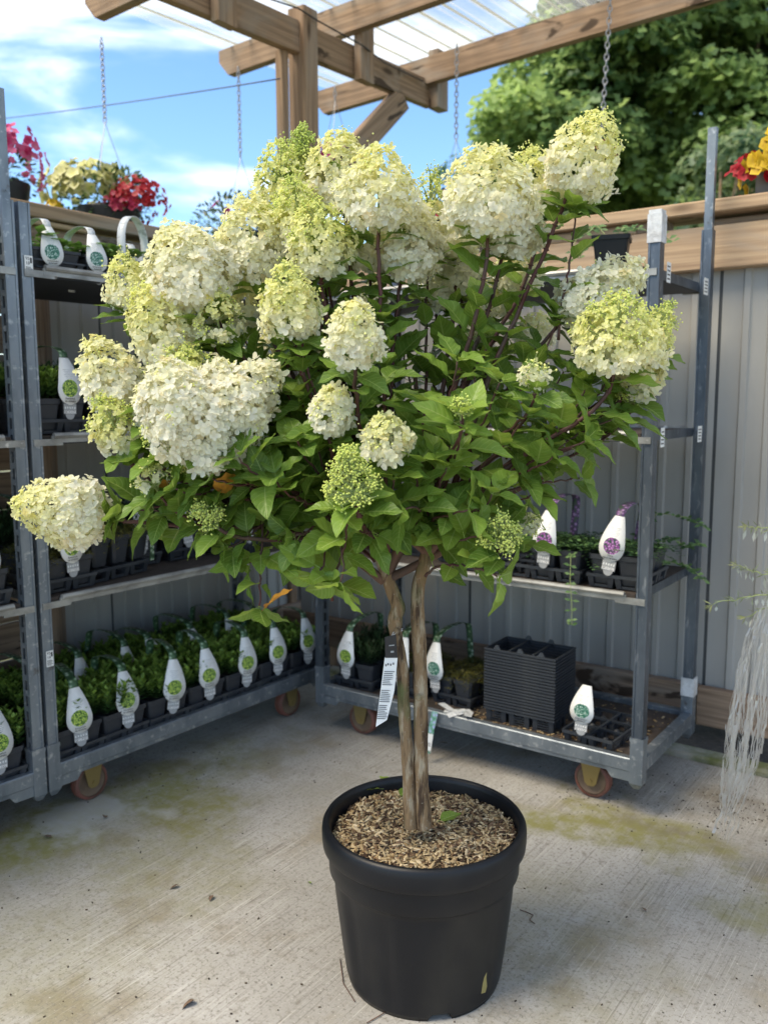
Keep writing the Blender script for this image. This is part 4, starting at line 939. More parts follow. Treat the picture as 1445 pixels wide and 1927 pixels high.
def buds(pos, size, col, rng):
    n = len(pos); V = (pos[:,None,:]+OC[None]*size[:,None,None]*rng.uniform(.75,1.25,(n,6,1))).reshape(-1,3); F = (OF[None]+6*np.arange(n)[:,None,None]).reshape(-1,3); return V,F,np.repeat(col,6,0)
CW, CI, CYE, CL, CG = (np.array(c) for c in ((.93,.91,.80),(.92,.89,.68),(.89,.87,.42),(.76,.82,.22),(.52,.66,.16)))
def lerp(a,b,t): t = np.clip(np.asarray(t),0,1)[:,None]; return a*(1-t)+b*t
HEADS = []
def head(px, py, w, h, ang, ty, dY=0, face=.2, sparse=0, label=None):
    rng = np.random.default_rng(int(px*7+py)); Y = TY+dY; C = at(px,py,Y); k = Y/FPX
    Rm, H = w*k*.5*.95, h*k*.99; ang = math.radians(ang)
    ax = Vector((math.cos(ang), -face, math.sin(ang))).normalized(); base = C-ax*H*.5
    axn = np.array(ax); t1 = unit(np.cross(axn,(0.1,1,.2))); t2 = np.cross(axn,t1); bn = np.array(base)
    def prof_(t): return np.where(t < .22, .62+.38*np.sin(np.clip(t/.22,0,1)*PI/2), np.power(np.clip(1-((t-.22)/.80)**1.95,0,1),.64))
    rs = rng.uniform(0,6,4)
    if ty > .9: prof_ = lambda t: np.clip(.92*(1-np.clip(t,0,1)**1.5)+.10,0,1)
    def surf(t,th,rho):
        lump = 1+.11*np.sin(3*th+rs[0]+t*5)+.09*np.sin(5*th+rs[1]-t*9)+.05*np.sin(9*th+rs[2]+t*17)
        r = Rm*prof_(t)*lump*rho; ra = t1*np.cos(th)[:,None]+t2*np.sin(th)[:,None]
        return bn+axn*(t*H)[:,None]+ra*r[:,None], ra
    V = []; F = []; Cc = []; off = 0
    def put(v,f,c):
        nonlocal off
        V.append(v); F.append(f+off); Cc.append(c); off += len(v)
    area = PI*Rm*H*1.5+PI*Rm*Rm; sc = (w*h)
    if ty < .93:
        n = int(area/(.022**2)*3.9*(1-.80*sparse)); t = rng.uniform(-.02,1,n*2); keep = rng.random(n*2) < prof_(np.clip(t,0,1))*.9+.1; t = t[keep][:n]; n = len(t)
        th = rng.uniform(0,2*PI,n); rho = 1-np.abs(rng.normal(0,.13,n))
        P,ra = surf(np.clip(t,0,1),th,rho)
        no = ra*(1.05-.35*t[:,None])+axn*(-.45+1.5*t[:,None])+np.array([0,-.1,.25])+rng.normal(0,.27,(n,3))
        P = P+rng.normal(0,.0025,(n,3))
        g = np.clip(ty*1.0+(t-.55)*(.55+ty*.9)+rng.normal(0,.10,n),0,1)
        col = lerp(lerp(CW,CI,rng.random(n)*.8),CYE*1.0,g*1.7); col = lerp(col, CL[None]*1.0, (g-.60)*1.5)
        fade = rng.random(n) < .025; col[fade] *= np.array([.92,.84,.68])
        size = .0248*(1-.50*g)*rng.uniform(.80,1.15,n)*(1 if w > 70 else .88)
        put(*florets(P,no,size,col,rng))
    gv, gf, gc = [], [], []
    # green unopened buds: towards the tip of young heads
    nb = int((40+520*max(0,ty-.25)) * (sc/14000)**.8 * (3.2 if ty > .9 else 1)) + (60 if sparse else 0)
    bo = 0; Vb = []; Fb = []; Cb = []; st = MB()
    ncl = max(6,nb//(11 if ty < .9 else 17))
    t = np.clip(rng.uniform(.05 if ty > .9 or sparse else .45,1.04,ncl),0,1); th = rng.uniform(0,2*PI,ncl); P,ra = surf(np.clip(t,0,.97),th,np.full(ncl,.97 if ty < .9 else 1.0)*rng.uniform(.86 if ty < .9 else .62,1.08,ncl))
    for i in range(ncl):
        nn = 11 if ty < .9 else 18; q = P[i]+rng.normal(0,.0075,(nn,3))*(1.0-.12*(ty>.9)); cc = lerp(CL,CG,rng.random(nn)*.75-.1+ (0.35 if ty >= 1.0 else 0)) if ty > .55 else lerp(CYE,CL,rng.random(nn))
        v,f,c = buds(q, rng.uniform(.0016,.0028,nn), cc, rng); Vb.append(v); Fb.append(f+bo); Cb.append(c); bo += len(v)
        if ty > .5 or sparse:
            a0 = bn+axn*(H*max(0,t[i]-.25)); st.tube([Vector(a0),Vector(a0*.35+P[i]*.65)+ax*.003,Vector(P[i])],[.0019,.0014,.0009],4,cap=False)
            for j in range(0,nn,2): st.tube([Vector(P[i]*.9+a0*.1),Vector(q[j])],[.0007,.0005],3,cap=False)
    me = None
    if V:
        o = hp('flower_head', npmesh('flower_head', np.vstack(V), np.vstack(F), M['petal'], np.vstack(Cc)), kind='stuff' if sparse else None, label=label)
    if Vb:
        me = npmesh('buds', np.vstack(Vb), np.vstack(Fb), M['bud'], np.vstack(Cb))
        if V: part('buds', me, o, kind='stuff')
        else: o = hp('flower_head', me, label='pale green head of unopened buds', kind='stuff')
    st.tube([base-ax*.012,base+ax*H*.45,base+ax*H*.9],[.0028,.0022,.001],5)
    for i in range(7):
        th_ = i*2*PI/7; q,_ = surf(np.array([.12]),np.array([th_]),np.array([.75])); st.tube([base-ax*.008*(i%3),Vector(bn*.55+q[0]*.45),Vector(q[0])],[.0017,.0013,.0009],4,cap=False)
    s_ = part('stalks', st.mesh('stalks', M['stem_green'], True), o)
    HEADS.append((base-ax*.010, ax, dY, w))
F1 = -.16
H_ = [ # px,py,w,h,angle,type,dY,face
 (110,958,140,165,172,.28,-.05,.15),(205,700,120,140,115,.22,.0,.1),(212,795,92,105,108,.62,-.06,.25),(240,528,84,98,98,.52,.05,.1),(298,607,125,150,112,.44,-.02,.2),
 (352,497,165,150,118,.10,.0,.12),(472,445,138,150,95,.28,.05,.15),(338,762,165,175,112,-.10,-.20,.4),(385,800,150,150,95,-.12,-.17,.45),(440,772,140,140,55,-.12,-.17,.4),(478,728,110,120,40,-.03,-.10,.2),(410,722,100,90,95,-.02,-.12,.2),(345,682,95,70,92,.72,-.08,.15),
 (282,768,62,92,105,.10,-.06,.2),(452,560,72,130,88,.34,.12,.1),(545,560,112,130,95,.55,-.12,.3),(668,625,104,120,88,.16,-.24,.55),(626,766,86,82,80,.10,-.18,.5),
 (727,818,100,78,88,.30,-.24,.55),(535,350,120,160,100,.60,.12,.1),(520,420,70,90,95,.70,.06,.1),(560,395,90,110,100,.74,.02,.15),(640,318,130,130,96,.34,.10,.1),(600,445,128,125,92,.62,-.02,.25),(712,350,150,140,90,.34,-.02,.15),
 (808,385,62,130,88,.60,.15,.1),(778,455,112,125,72,.0,.05,.2),(916,352,172,152,92,.26,-.04,.15),(962,410,125,120,78,.05,.02,.2),(1002,335,95,110,100,.50,.12,.1),
 (1103,288,132,150,66,.42,.0,.1),(1135,547,118,165,35,.02,.02,.2),(1160,622,172,135,92,.64,-.10,.25),(1222,648,92,150,66,.60,-.02,.15),(1205,700,90,90,80,.55,.0,.2),(560,325,95,95,95,.5,.2,.05),(690,455,110,100,95,.38,.14,.1),
 (860,430,75,90,90,.42,.18,.05),(870,500,80,100,90,.1,.2,.1),(975,500,95,90,90,.30,.22,.05),(825,540,70,75,85,.05,.2,.1),(1010,620,70,60,80,.2,.25,.1),(905,610,60,70,90,.2,.3,.0),(500,650,70,60,90,.1,.25,.1),(700,560,60,60,90,.1,.3,.1),(590,640,60,60,95,.15,.25,.1),(930,560,70,60,90,.3,.28,.1),(425,655,60,60,95,.05,.2,.1)]
for q in H_: head(*q)
for q in ((408,590,95,95,95,.58,-.02,.3,.55),(1003,703,52,52,100,.25,-.20,.5,.55),(282,893,58,52,110,.40,-.14,.3,.75),(994,980,42,40,85,.15,-.10,.3,.6),(565,600,40,40,90,.4,-.1,.3,.5),(360,860,60,60,250,.45,-.12,.3,.75)): head(*q)
for q in ((571,268,62,62,95,1.02,.14,.1),(658,892,110,100,100,.95,-.28,.3),(387,970,72,52,130,.95,-.16,.3),(942,996,80,64,95,.96,-.22,.4),(868,766,34,30,90,.96,-.26,.4),(285,825,40,40,100,.94,-.12,.2),(1190,725,66,70,80,.94,.0,.2),(1240,610,52,80,65,.94,.05,.1),(571,300,62,62,95,.98,.16,.1),(500,935,60,45,60,.96,.05,.3)): head(*q)

# leaves
def leafmesh(seed, L=.102, Wd=.060):
    r = random.Random(seed); nv, nu = 16, 6; curl = r.uniform(.1,.95); fold = r.uniform(.12,.40); tw = r.uniform(-.35,.35); wav = r.uniform(.0015,.004); V = []; UV = []
    pet = .018
    for i in range(nv+1):
        v = i/nv; w = Wd*.5*(math.sin(PI*v**.72)**.86)*(1 if v < .6 else 1-.25*(v-.6)) if 0 < v < 1 else 0.0006
        if i == nv: w = .0002
        ser = 1+(.035 if i % 2 else -.02)
        for j in range(nu+1):
            u = j/nu*2-1; e = ser if abs(u) == 1 else 1
            x = u*w*e; y = pet+v*L*(1-.0*abs(u)); z = fold*abs(x) - curl*.16*v*v*L*2.2 + wav*math.sin(v*16-abs(u)*2.4)*abs(u)*1.0 + .0022*math.sin(v*9*PI-abs(u)*3)*(abs(u)**1.0)*(1-abs(u))*2
            x2 = x*math.cos(tw*v)-z*math.sin(tw*v)*.3; V.append((x2,y,z+x*math.sin(tw*v))); UV.append(((u+1)/2,v))
    F = [(i*(nu+1)+j,i*(nu+1)+j+1,(i+1)*(nu+1)+j+1,(i+1)*(nu+1)+j) for i in range(nv) for j in range(nu)]
    k = len(V); V += [(-.0009,0,0),(.0009,0,0),(.0009,pet,.0003),(-.0009,pet,.0003),(-.0009,0,-.0012),(.0009,0,-.0012),(.0009,pet,-.001),(-.0009,pet,-.001)]; UV += [(.5,.3)]*8
    F += [(k,k+1,k+2,k+3),(k+4,k+7,k+6,k+5),(k,k+3,k+7,k+4),(k+1,k+5,k+6,k+2)]
    return np.array(V), np.array(F), np.array(UV)
LM = [leafmesh(s) for s in range(10)]
LME = [npmesh('leaf', v, f, M['leaf'], uv=u, smooth=True) for v,f,u in LM]
LMY = [npmesh('leaf', v, f, M['leaf_young'], uv=u, smooth=True) for v,f,u in LM[:4]]
LEAVES = []   # (matrix, variant, young)
def leaf(p, d, nrm, s, young=False):
    if p.z < .99 and abs(p.x-.075) < .10: return
    d = d.normalized(); x = d.cross(nrm)
    if x.length < .05: return
    x.normalize(); z = x.cross(d)
    LEAVES.append((Matrix(((x.x*s,d.x*s,z.x*s,p.x),(x.y*s,d.y*s,z.y*s,p.y),(x.z*s,d.z*s,z.z*s,p.z),(0,0,0,1))), RR.randrange(10), young))
def bez(p0,p1,p2,p3,n): return [p0*(1-t)**3+p1*3*t*(1-t)**2+p2*3*t*t*(1-t)+p3*t**3 for t in [i/n for i in range(n+1)]]
UPV = Vector((0,0,1))
def shoot(start, end, axis, r0, r1, mname='stem', lstart=.45, step=.058, size=1.0, young=False, term=True, out=.16, name='stem'):
    L = (end-start).length; c1 = start + (UPV*.55+(end-start).normalized()*.6)*L*.33; c2 = end-axis*L*.35
    P = bez(start,c1,c2,end,18); P = [p+rdir(RR)*.0025 if 0 < i < 18 else p for i,p in enumerate(P)]
    rr = [r0+(r1-r0)*(i/18)**.8 for i in range(19)]
    b = MB(); b.tube(P, rr, 7); 
    # swollen nodes
    tot = sum((P[i+1]-P[i]).length for i in range(18)); acc = 0; nxt = tot*lstart; ph = RR.uniform(0,PI); k = 0
    for i in range(18):
        seg = (P[i+1]-P[i]); l = seg.length
        while nxt <= acc+l and nxt < tot*.985:
            p = P[i]+seg*((nxt-acc)/l); d = seg.normalized(); a = d.cross(UPV); a = a.normalized() if a.length > .05 else Vector((1,0,0)); c = d.cross(a); g = ph+k*PI/2*1.05
            b.tube([p-d*.003,p,p+d*.003],[r1*.9,r1*1.9,r1*.9],6,cap=False)
            for s in (0,PI):
                if RR.random() < .06: continue
                side = a*math.cos(g+s)+c*math.sin(g+s); dd = side*.95+d*RR.uniform(.15,.7)+UPV*RR.uniform(-.08,.42); nn = UPV*.9+d*.35+Vector((0,-.35,0))+rdir(RR)*.28
                leaf(p, dd, nn, size*RR.uniform(.58,1.12)*(1.05-.25*(nxt/tot)), young)
            nxt += step*RR.uniform(.8,1.25); k += 1
        acc += l
    if term:
        d = axis.normalized(); a = d.cross(Vector((.2,.3,1))).normalized(); c = d.cross(a)
        for q in range(4):
            g = ph+q*PI/2; side = a*math.cos(g)+c*math.sin(g); leaf(end, side*.8+d*RR.uniform(.2,.6), d+UPV*.4+Vector((0,-.3,0)), size*RR.uniform(.55,.8), young)
    return hp(name, b.mesh(name, M[mname], True))
for (base,ax,dY,w) in HEADS:
    hub = min(HUB[:2]+[HUB[3]], key=lambda q: abs(q.x-base.x)+RR.uniform(0,.12)) + rdir(RR)*.02
    # an intermediate fork height so stems fan out like limbs
    fk = hub.lerp(base, RR.uniform(.10,.25)) + Vector((0,RR.uniform(-.05,.08),0))
    low = base.z < hub.z+.12
    shoot(fk, base, (ax*.6+UPV*.25 if not low else ax*.5+UPV*.1), .0064 if w > 70 else .0045, .0039 if w > 70 else .0026, 'stem', .42, .060, .95, term=False)
    for q in range(2): # small leaves right under the head
        a = ax.cross(Vector((RR.uniform(-1,1),RR.uniform(-1,1),.3))).normalized()
        for s in (-1,1): leaf(base-ax*(.008+.012*q), a*s+ax*.25-UPV*.1, ax+Vector((0,-.4,.4))+rdir(RR)*.2, RR.uniform(.55,.85))
# crooked limbs between the fork and the crown
limb_ends = [(560,950,-.05),(640,900,.1),(430,930,.0),(720,820,-.05),(850,830,.08),(960,870,0),(900,760,-.06),(620,760,.1),(1020,900,.05),(500,850,.12),(780,700,.1),(700,940,-.1)]
for i,(x,y,dY) in enumerate(limb_ends):
    h0 = HUB[i % 2] if i > 3 else HUB[0]; e = at(x,y,TY+dY); m1 = h0.lerp(e,.35)+rdir(RR)*.03; m2 = h0.lerp(e,.7)+rdir(RR)*.03
    hp('limb', barktube('limb',[h0-Vector((0,0,.03)),m1,m2,e],[.0105,.0085,.0065,.0045], M['twig'], n=8, rings=24, amp=.12, seed=40+i))
# explicit leafy shoots of the outline: end px, dY, axis angle, start px
SHO = [(640,1095,-.22,250,600,960,1),(700,1000,-.20,20,640,900,0),(488,1140,-.15,268,495,960,0),(470,1060,-.10,215,520,930,0),(600,1080,-.18,240,610,980,1),(555,1010,-.15,200,640,980,0),(650,960,-.26,95,625,1130,1),
 (935,1085,-.20,-25,800,1085,1),(900,1010,-.20,20,800,1020,1),(870,780,-.26,92,835,930,1),(1000,930,-.10,40,820,1000,0),(925,930,-.20,70,830,1010,1),(1090,900,.0,10,900,960,0),(1150,790,-.05,20,1000,900,0),(1100,830,-.12,30,960,900,0),(1040,860,-.15,40,930,930,0),
 (1100,730,-.05,75,1020,880,0),(1150,700,-.05,70,1040,860,0),(1080,400,.0,95,1050,640,0),(430,1030,-.10,200,560,950,0),(235,960,-.05,175,430,950,0),(290,960,-.08,160,430,940,0),(250,870,-.08,120,420,930,0),(330,920,-.15,150,480,930,0),(400,900,-.18,150,540,930,0),(380,1000,-.1,195,500,950,0),
 (450,860,-.22,120,580,960,0),(520,900,-.20,110,620,980,0),(560,830,-.16,110,640,960,0),(600,850,-.12,95,660,960,0),(740,900,-.22,85,740,1030,1),(790,870,-.2,80,780,1000,0),(840,880,-.2,70,800,1000,1),(760,960,-.22,200,780,1020,0),(700,880,-.15,100,710,1020,0),(650,790,-.05,95,690,980,0),
 (560,740,-.05,110,650,950,0),(720,720,-.10,95,740,950,0),(640,700,.0,100,700,950,0),(800,760,-.12,85,790,950,0),(860,680,-.1,80,820,930,0),(940,720,-.12,75,850,930,0),(990,780,-.15,65,860,950,0),(1050,600,.0,75,930,850,0),
 (720,600,.0,95,740,850,0),(600,640,.05,100,660,880,0),(520,700,.0,110,620,920,0),(460,640,.05,110,600,880,0),(430,700,.05,115,590,920,0),
 (380,610,.0,110,560,850,0),(270,780,-.04,120,430,920,0),(880,960,-.22,20,800,1000,0),(950,990,-.12,-10,850,960,0),(1060,700,.02,70,940,860,0)]
for (x,y,dY,an,sx,sy,yg) in SHO:
    e = at(x,y,TY+dY); s = at(sx,sy,TY+dY*.35); a = math.radians(an); shoot(s, e, Vector((math.cos(a),-.25,math.sin(a))), .0034, .0018, 'stem', .18, .054, .98, bool(yg), name='stem')
# inner filler leaves on fine twigs
for i in range(36):
    a = RR.uniform(0,2*PI); q = math.sqrt(RR.random()); x, y = 690+q*math.cos(a)*370, 780+q*math.sin(a)*225; dY = RR.uniform(-.05,.28)
    if y < 560 and abs(x-720) > 200: continue
    e = at(x,y,TY+dY); s = e.lerp(HUB[i % 2], RR.uniform(.25,.4)); shoot(s, e, Vector((RR.uniform(-.5,.5),RR.uniform(-.3,.3),1)), .0024,.0013,'twig',.15,.056,.95,False,name='twig')
LEAVES.sort(key=lambda q: q[0].translation.y - .25*q[0].to_scale().x*.1)
for m_,v,yg in LEAVES[:296]:
    o = bpy.data.objects.new('leaf', (LMY[v % 4] if yg else LME[v])); COL.objects.link(o); o.parent = hy; o.matrix_local = Matrix.Translation(-PC) @ m_
V = []; F = []; UVs = []; TN = []; off = 0
for m_,v,yg in LEAVES[296:]:
    a = np.array(m_); vv = LM[v][0] @ a[:3,:3].T + a[:3,3]; V.append(vv); F.append(LM[v][1]+off); UVs.append(LM[v][2]); TN.append(np.full(len(vv),RR.random())); off += len(vv)
hp('leaf_mass', npmesh('leaf_mass', np.vstack(V), np.vstack(F), M['leaf'], uv=np.vstack(UVs), tone=np.concatenate(TN), smooth=True), kind='stuff')
for (x,y,dY,s,an) in ((425,935,-.12,.8,200),(325,935,-.08,.6,185),(492,1150,-.17,.75,250),(988,775,.0,.6,200)):
    v,f,u = LM[3]; o = part('yellowed_leaf', npmesh('yellowed_leaf', v, f, M['yellowleaf'], uv=u, smooth=True), hy, Matrix.Translation(at(x,y,TY+dY)-PC) @ Euler((.7,.2,math.radians(an))).to_matrix().to_4x4() @ Matrix.Scale(s,4), label='yellow brown withered leaf')
# green leaves lying on the mulch
for (x,y,s,an) in ((722,1484,.55,2.0),(738,1480,.5,.6),(752,1500,.4,-.4),(822,1546,.55,-1.1)):
    p = ground(x,y,.358); o = part('fallen_leaf', LMY[1], hy, Matrix.Translation(p-PC) @ Euler((.15,.25,an)).to_matrix().to_4x4() @ Matrix.Scale(s,4), label='green leaf lying on the bark mulch')
# tags tied to the left stem
tg = root('plant_tag', at(735,1196,TY-.03), 'long white care tag with small black card tied to the left hydrangea stem', 'plant tag')
def card(corners, Y0, name, m, parent, th=.0006, dz=0):
    P = [at(x,y,Y0+dz*i) for i,(x,y) in enumerate(corners)]; nn = (P[1]-P[0]).cross(P[2]-P[0]).normalized(); n = len(P)
    b = MB(); b.add(P+[p+nn*th for p in P],[tuple(range(n)),tuple(range(n,2*n))[::-1]]+[(k,k+n,(k+1)%n+n,(k+1)%n) for k in range(n)]); return part(name, b.mesh(name,m), parent, Matrix.Identity(4), world=True)
wt_ = card([(724,1237),(748,1238),(742,1300),(728,1355),(707,1368),(716,1300)], TY-.028, 'white_tag', M['white'], tg)
for k in range(26):
    if k in (8,9,17): continue
    t = k/26; y = 1262+t*92; xl = 720-t*9.5-(y-1300)*.05+1; xr = 745-t*14; card([(xl,y+1.0),(xl+(xr-xl)*RR.uniform(.55,.95),y+1.6),(xl+(xr-xl)*.9*RR.uniform(.6,1),y+2.8),(xl,y+2.2)][:4], TY-.0295, 'print_line', M['ink'], wt_, .0002)
for k,(xx,yy) in enumerate(((726,1252),(730,1250),(735,1251),(740,1249))): card([(xx-1,yy-2),(xx+1.3,yy-2),(xx+1.3,yy+2),(xx-1,yy+2)], TY-.0295, 'symbol', M['ink'], wt_, .0002)
bt = card([(724,1199),(745,1194),(748,1238),(725,1238)], TY-.032, 'black_tag', M['tagblack'], tg)
card([(732,1214),(742,1213),(742,1215),(732,1216)], TY-.0335, 'lettering', M['inkgrey'], bt, .0002); card([(735,1225),(741,1224.5),(741,1228),(735,1228.5)], TY-.0335, 'lettering', M['inkgrey'], bt, .0002)
b = MB(); b.tube([at(735,1202,TY-.03),at(741,1194,TY-.018),at(758,1186,TY-.014)],.0008,5); b.tube([at(735,1202,TY-.03),at(740,1190,TY-.016),at(758,1183,TY-.012)],.0008,5); part('string', b.mesh('string',M['white'],True), tg, Matrix.Identity(4), world=True)

# ------------------------------------------------------------------ hanging baskets and flowers beyond the walls
def chain_mesh(p0, p1):
    b = MB(); d = p1-p0; n = max(3,int(d.length/.026)); d.normalize(); a = d.cross(Vector((.3,1,.1))).normalized(); c = d.cross(a)
    for i in range(n):
        m_ = p0.lerp(p1,(i+.5)/n); s = a if i % 2 else c; l = (p1-p0).length/n*.66
        b.tube([m_+d*l*math.cos(g)+s*.0095*math.sin(g) for g in [2*PI*k/8 for k in range(9)]],.0030,4,cap=False)
    return b.mesh('chain', M['gasket'], True)
def blooms(n, fn, name, seed=0):
    rng = np.random.default_rng(seed); V = []; F = []; Cc = []; k = 0
    for i in range(n):
        p, nn, s, c, c0 = fn(i); nn = nn.normalized(); a = nn.cross(Vector((.31,.2,.9))).normalized(); q = nn.cross(a); m_ = 10
        V.append(tuple(p-nn*s*.25)); Cc.append(c0)
        for j in range(m_):
            g = 2*PI*j/m_; rr = s*(1 if j % 2 else .80); V.append(tuple(p+(a*math.cos(g)+q*math.sin(g))*rr+nn*s*.12*rng.normal())); Cc.append(mixc(c,(1,1,1),.0))
        F += [(k,k+1+j,k+1+(j+1)%m_) for j in range(m_)]; k += m_+1
    return npmesh(name, np.array(V), np.array(F), M['pink'], np.array(Cc))
def clump_leaves(center, rad, n, c1, c2, size, seed):
    r = random.Random(seed)
    def f(i):
        d = rdir(r,-.6,1); p = center+Vector((d.x*rad.x,d.y*rad.y,d.z*rad.z))*(r.random()**.4); return (p, d+rdir(r)*.7, UPV+rdir(r)*.6, size*r.uniform(.6,1.3), size*.5*r.uniform(.7,1.2), mixc(c1,c2,r.random()**1.3))
    return leaflets(n, f, M['foliage'], 'foliage')
def basket(top, bot, label, groups, seed, leaves=700, bs=1.0, rad=Vector((.17,.17,.13)), lc=((.03,.07,.025),(.11,.19,.06)), chain=True):
    """groups: (count, centre offset, radii, size, colour, throat colour, name)"""
    r = random.Random(seed); t = root('hanging_basket', bot, label, 'hanging basket', 'hanging baskets outside the walls'); I = Matrix.Identity(4)
    split = bot+(top-bot).normalized()*.44*(bs if bs < .5 else 1)
    if chain:
        part('chain', chain_mesh(top, split), t, I, world=True)
        for k in range(3):
            a = k*2*PI/3+.4; b = MB(); b.tube([split, bot+Vector((.15*bs*math.cos(a),.15*bs*math.sin(a),0))],.0018,5); part('hanger_wire', b.mesh('hanger_wire',M['gasket']), t, I, world=True)
    b = MB(); b.lathe([(.001,-.15),(.09,-.145),(.14,-.09),(.16,0),(.165,0),(.165,-.01),(.15,-.095)],20); part('bowl', b.mesh('bowl',M['black'],True), t, Matrix.Scale(bs,4))
    part('foliage', clump_leaves(Vector((0,0,.05)), rad, leaves, lc[0], lc[1], .035, seed), t)
    for gi,(n,off,rd,sz,c,c0,nm) in enumerate(groups):
        def f(i):
            d = rdir(r,-.35,1); d = (d+Vector((0,-.55,0))).normalized(); p = Vector(off)+Vector((d.x*rd[0],d.y*rd[1],d.z*rd[2]))*r.uniform(.85,1.08); return p, d+rdir(r)*.35, sz*r.uniform(.75,1.2), mixc(c,tuple(x*.7 for x in c),r.random()*.6), c0
        part(nm, blooms(n, f, nm, seed+gi), t, kind='stuff')
    return t
cream, creamy, red, crim, pinkc, yel = (.56,.55,.28),(.55,.55,.22),(.52,.012,.03),(.38,.008,.07),(.70,.08,.26),(.80,.55,.02)
p = at(205,395,4.78); basket(Vector((p.x,p.y,3.19)), p, 'hanging basket of cream petunias and crimson flowers above the left wall', [(120,(-.12,0,.10),(.23,.17,.15),.034,cream,(.45,.45,.08),'cream_petunia'),(150,(.17,-.02,.03),(.15,.15,.13),.018,red,(.2,0,0),'red_flower'),(60,(.12,-.04,-.01),(.15,.14,.10),.018,crim,(.2,0,0),'crimson_flower'),(14,(-.26,-.05,-.0),(.05,.06,.04),.022,yel,(.5,.3,0),'yellow_flower')], 5, rad=Vector((.26,.2,.17)))
p = at(456,440,5.35); basket(Vector((p.x,p.y,3.25)), p, 'sparse hanging basket with a few magenta petunias left of the tall post', [(9,(-.02,0,.08),(.20,.15,.12),.030,(.62,.03,.24),(.2,.0,.1),'magenta_petunia'),(8,(.0,0,.10),(.22,.15,.12),.024,(.70,.64,.5),(.5,.4,.2),'pale_flower')], 6, leaves=900, rad=Vector((.30,.24,.18)), lc=((.05,.09,.05),(.17,.24,.12)))
p = at(632,330,5.6); basket(Vector((p.x,p.y,3.22)), p, 'hanging basket hidden behind the flower heads right of the tall post', [(20,(0,0,.1),(.2,.2,.12),.03,pinkc,(.3,0,.1),'pink_flower')], 7, leaves=300)
p = at(857,420,4.9); basket(Vector((p.x,p.y,3.20)), p, 'hanging basket with red dots between the two middle flower heads', [(50,(0,0,.05),(.18,.18,.13),.022,red,(.2,0,0),'red_flower')], 8, leaves=300)
p = at(1128,300,4.25); p2 = at(1149,60,4.25); basket(Vector((p2.x,p2.y,3.30)), p, 'hanging basket on the chain behind the highest right flower head', [(12,(0,0,.03),(.08,.08,.05),.02,red,(.2,0,0),'red_flower')], 9, leaves=100, rad=Vector((.05,.05,.03)), bs=.28)
p = at(-10,345,4.4); basket(Vector((p.x,p.y,3.0)), p, 'pink flowering hanging basket cut by the left edge of the photo', [(130,(.03,0,.08),(.22,.19,.17),.024,pinkc,(.5,.2,.3),'pink_flower'),(50,(.08,-.03,.14),(.17,.15,.13),.022,(.55,.03,.16),(.3,0,.05),'rose_flower')], 10, leaves=500, rad=Vector((.22,.19,.16)), chain=False)
# trough of flowers on the right wall
tq = root('flower_trough', WP(-.45,3.46,2.028), 'dark trough of yellow, red and cream flowers on top of the right wall', 'flower trough')
b = MB(); b.box(-.36,.4,-.08,.08,0,.13,ch=.01); part('trough', b.mesh('trough',M['trim']), tq, Matrix.Rotation(TH,4,'Z'))
part('foliage', clump_leaves(Vector((.02,0,.20)), Vector((.36,.30,.20)), 900, (.03,.07,.03),(.12,.21,.07), .035, 4), tq)
def bl(n,off,rd,sz,c,c0,seed):
    r = random.Random(seed)
    def f(i):
        d = rdir(r,-.3,1); d = (d+Vector((0,-.6,0))).normalized(); q = Vector(off)+Vector((d.x*rd[0],d.y*rd[1],d.z*rd[2])); return q, d+rdir(r)*.3, sz*r.uniform(.8,1.2), mixc(c,tuple(x*.7 for x in c),r.random()*.6), c0
    return blooms(n,f,'flowers',seed)
part('yellow_flower', bl(60,(-.27,.12,.11),(.13,.13,.13),.028,yel,(.35,.18,0),1), tq); part('red_flower', bl(34,(-.35,.17,.08),(.08,.08,.09),.022,red,(.2,0,0),2), tq, kind='stuff'); part('cream_petunia', bl(120,(.02,0,.27),(.30,.24,.22),.042,cream,(.5,.5,.1),3), tq)
# hosta-like plant in the bed seen under the right wall plank
hs = root('broad_leaved_plant', ground(1330,1400,-.03)+N_*.22, 'broad leaved green plant growing under the right wall plank', 'plant')
for k in range(14):
    a = k*2.4; v,f,u = LM[k % 10]; m_ = Matrix.Translation((math.cos(a)*.05*(k%4),math.sin(a)*.03*(k%3),.01*k*.5)) @ Euler((RR.uniform(.1,.9),RR.uniform(-.2,.2),a)).to_matrix().to_4x4() @ Matrix.Scale(RR.uniform(1.1,1.8),4)
    part('leaf', LME[k % 10], hs, m_)

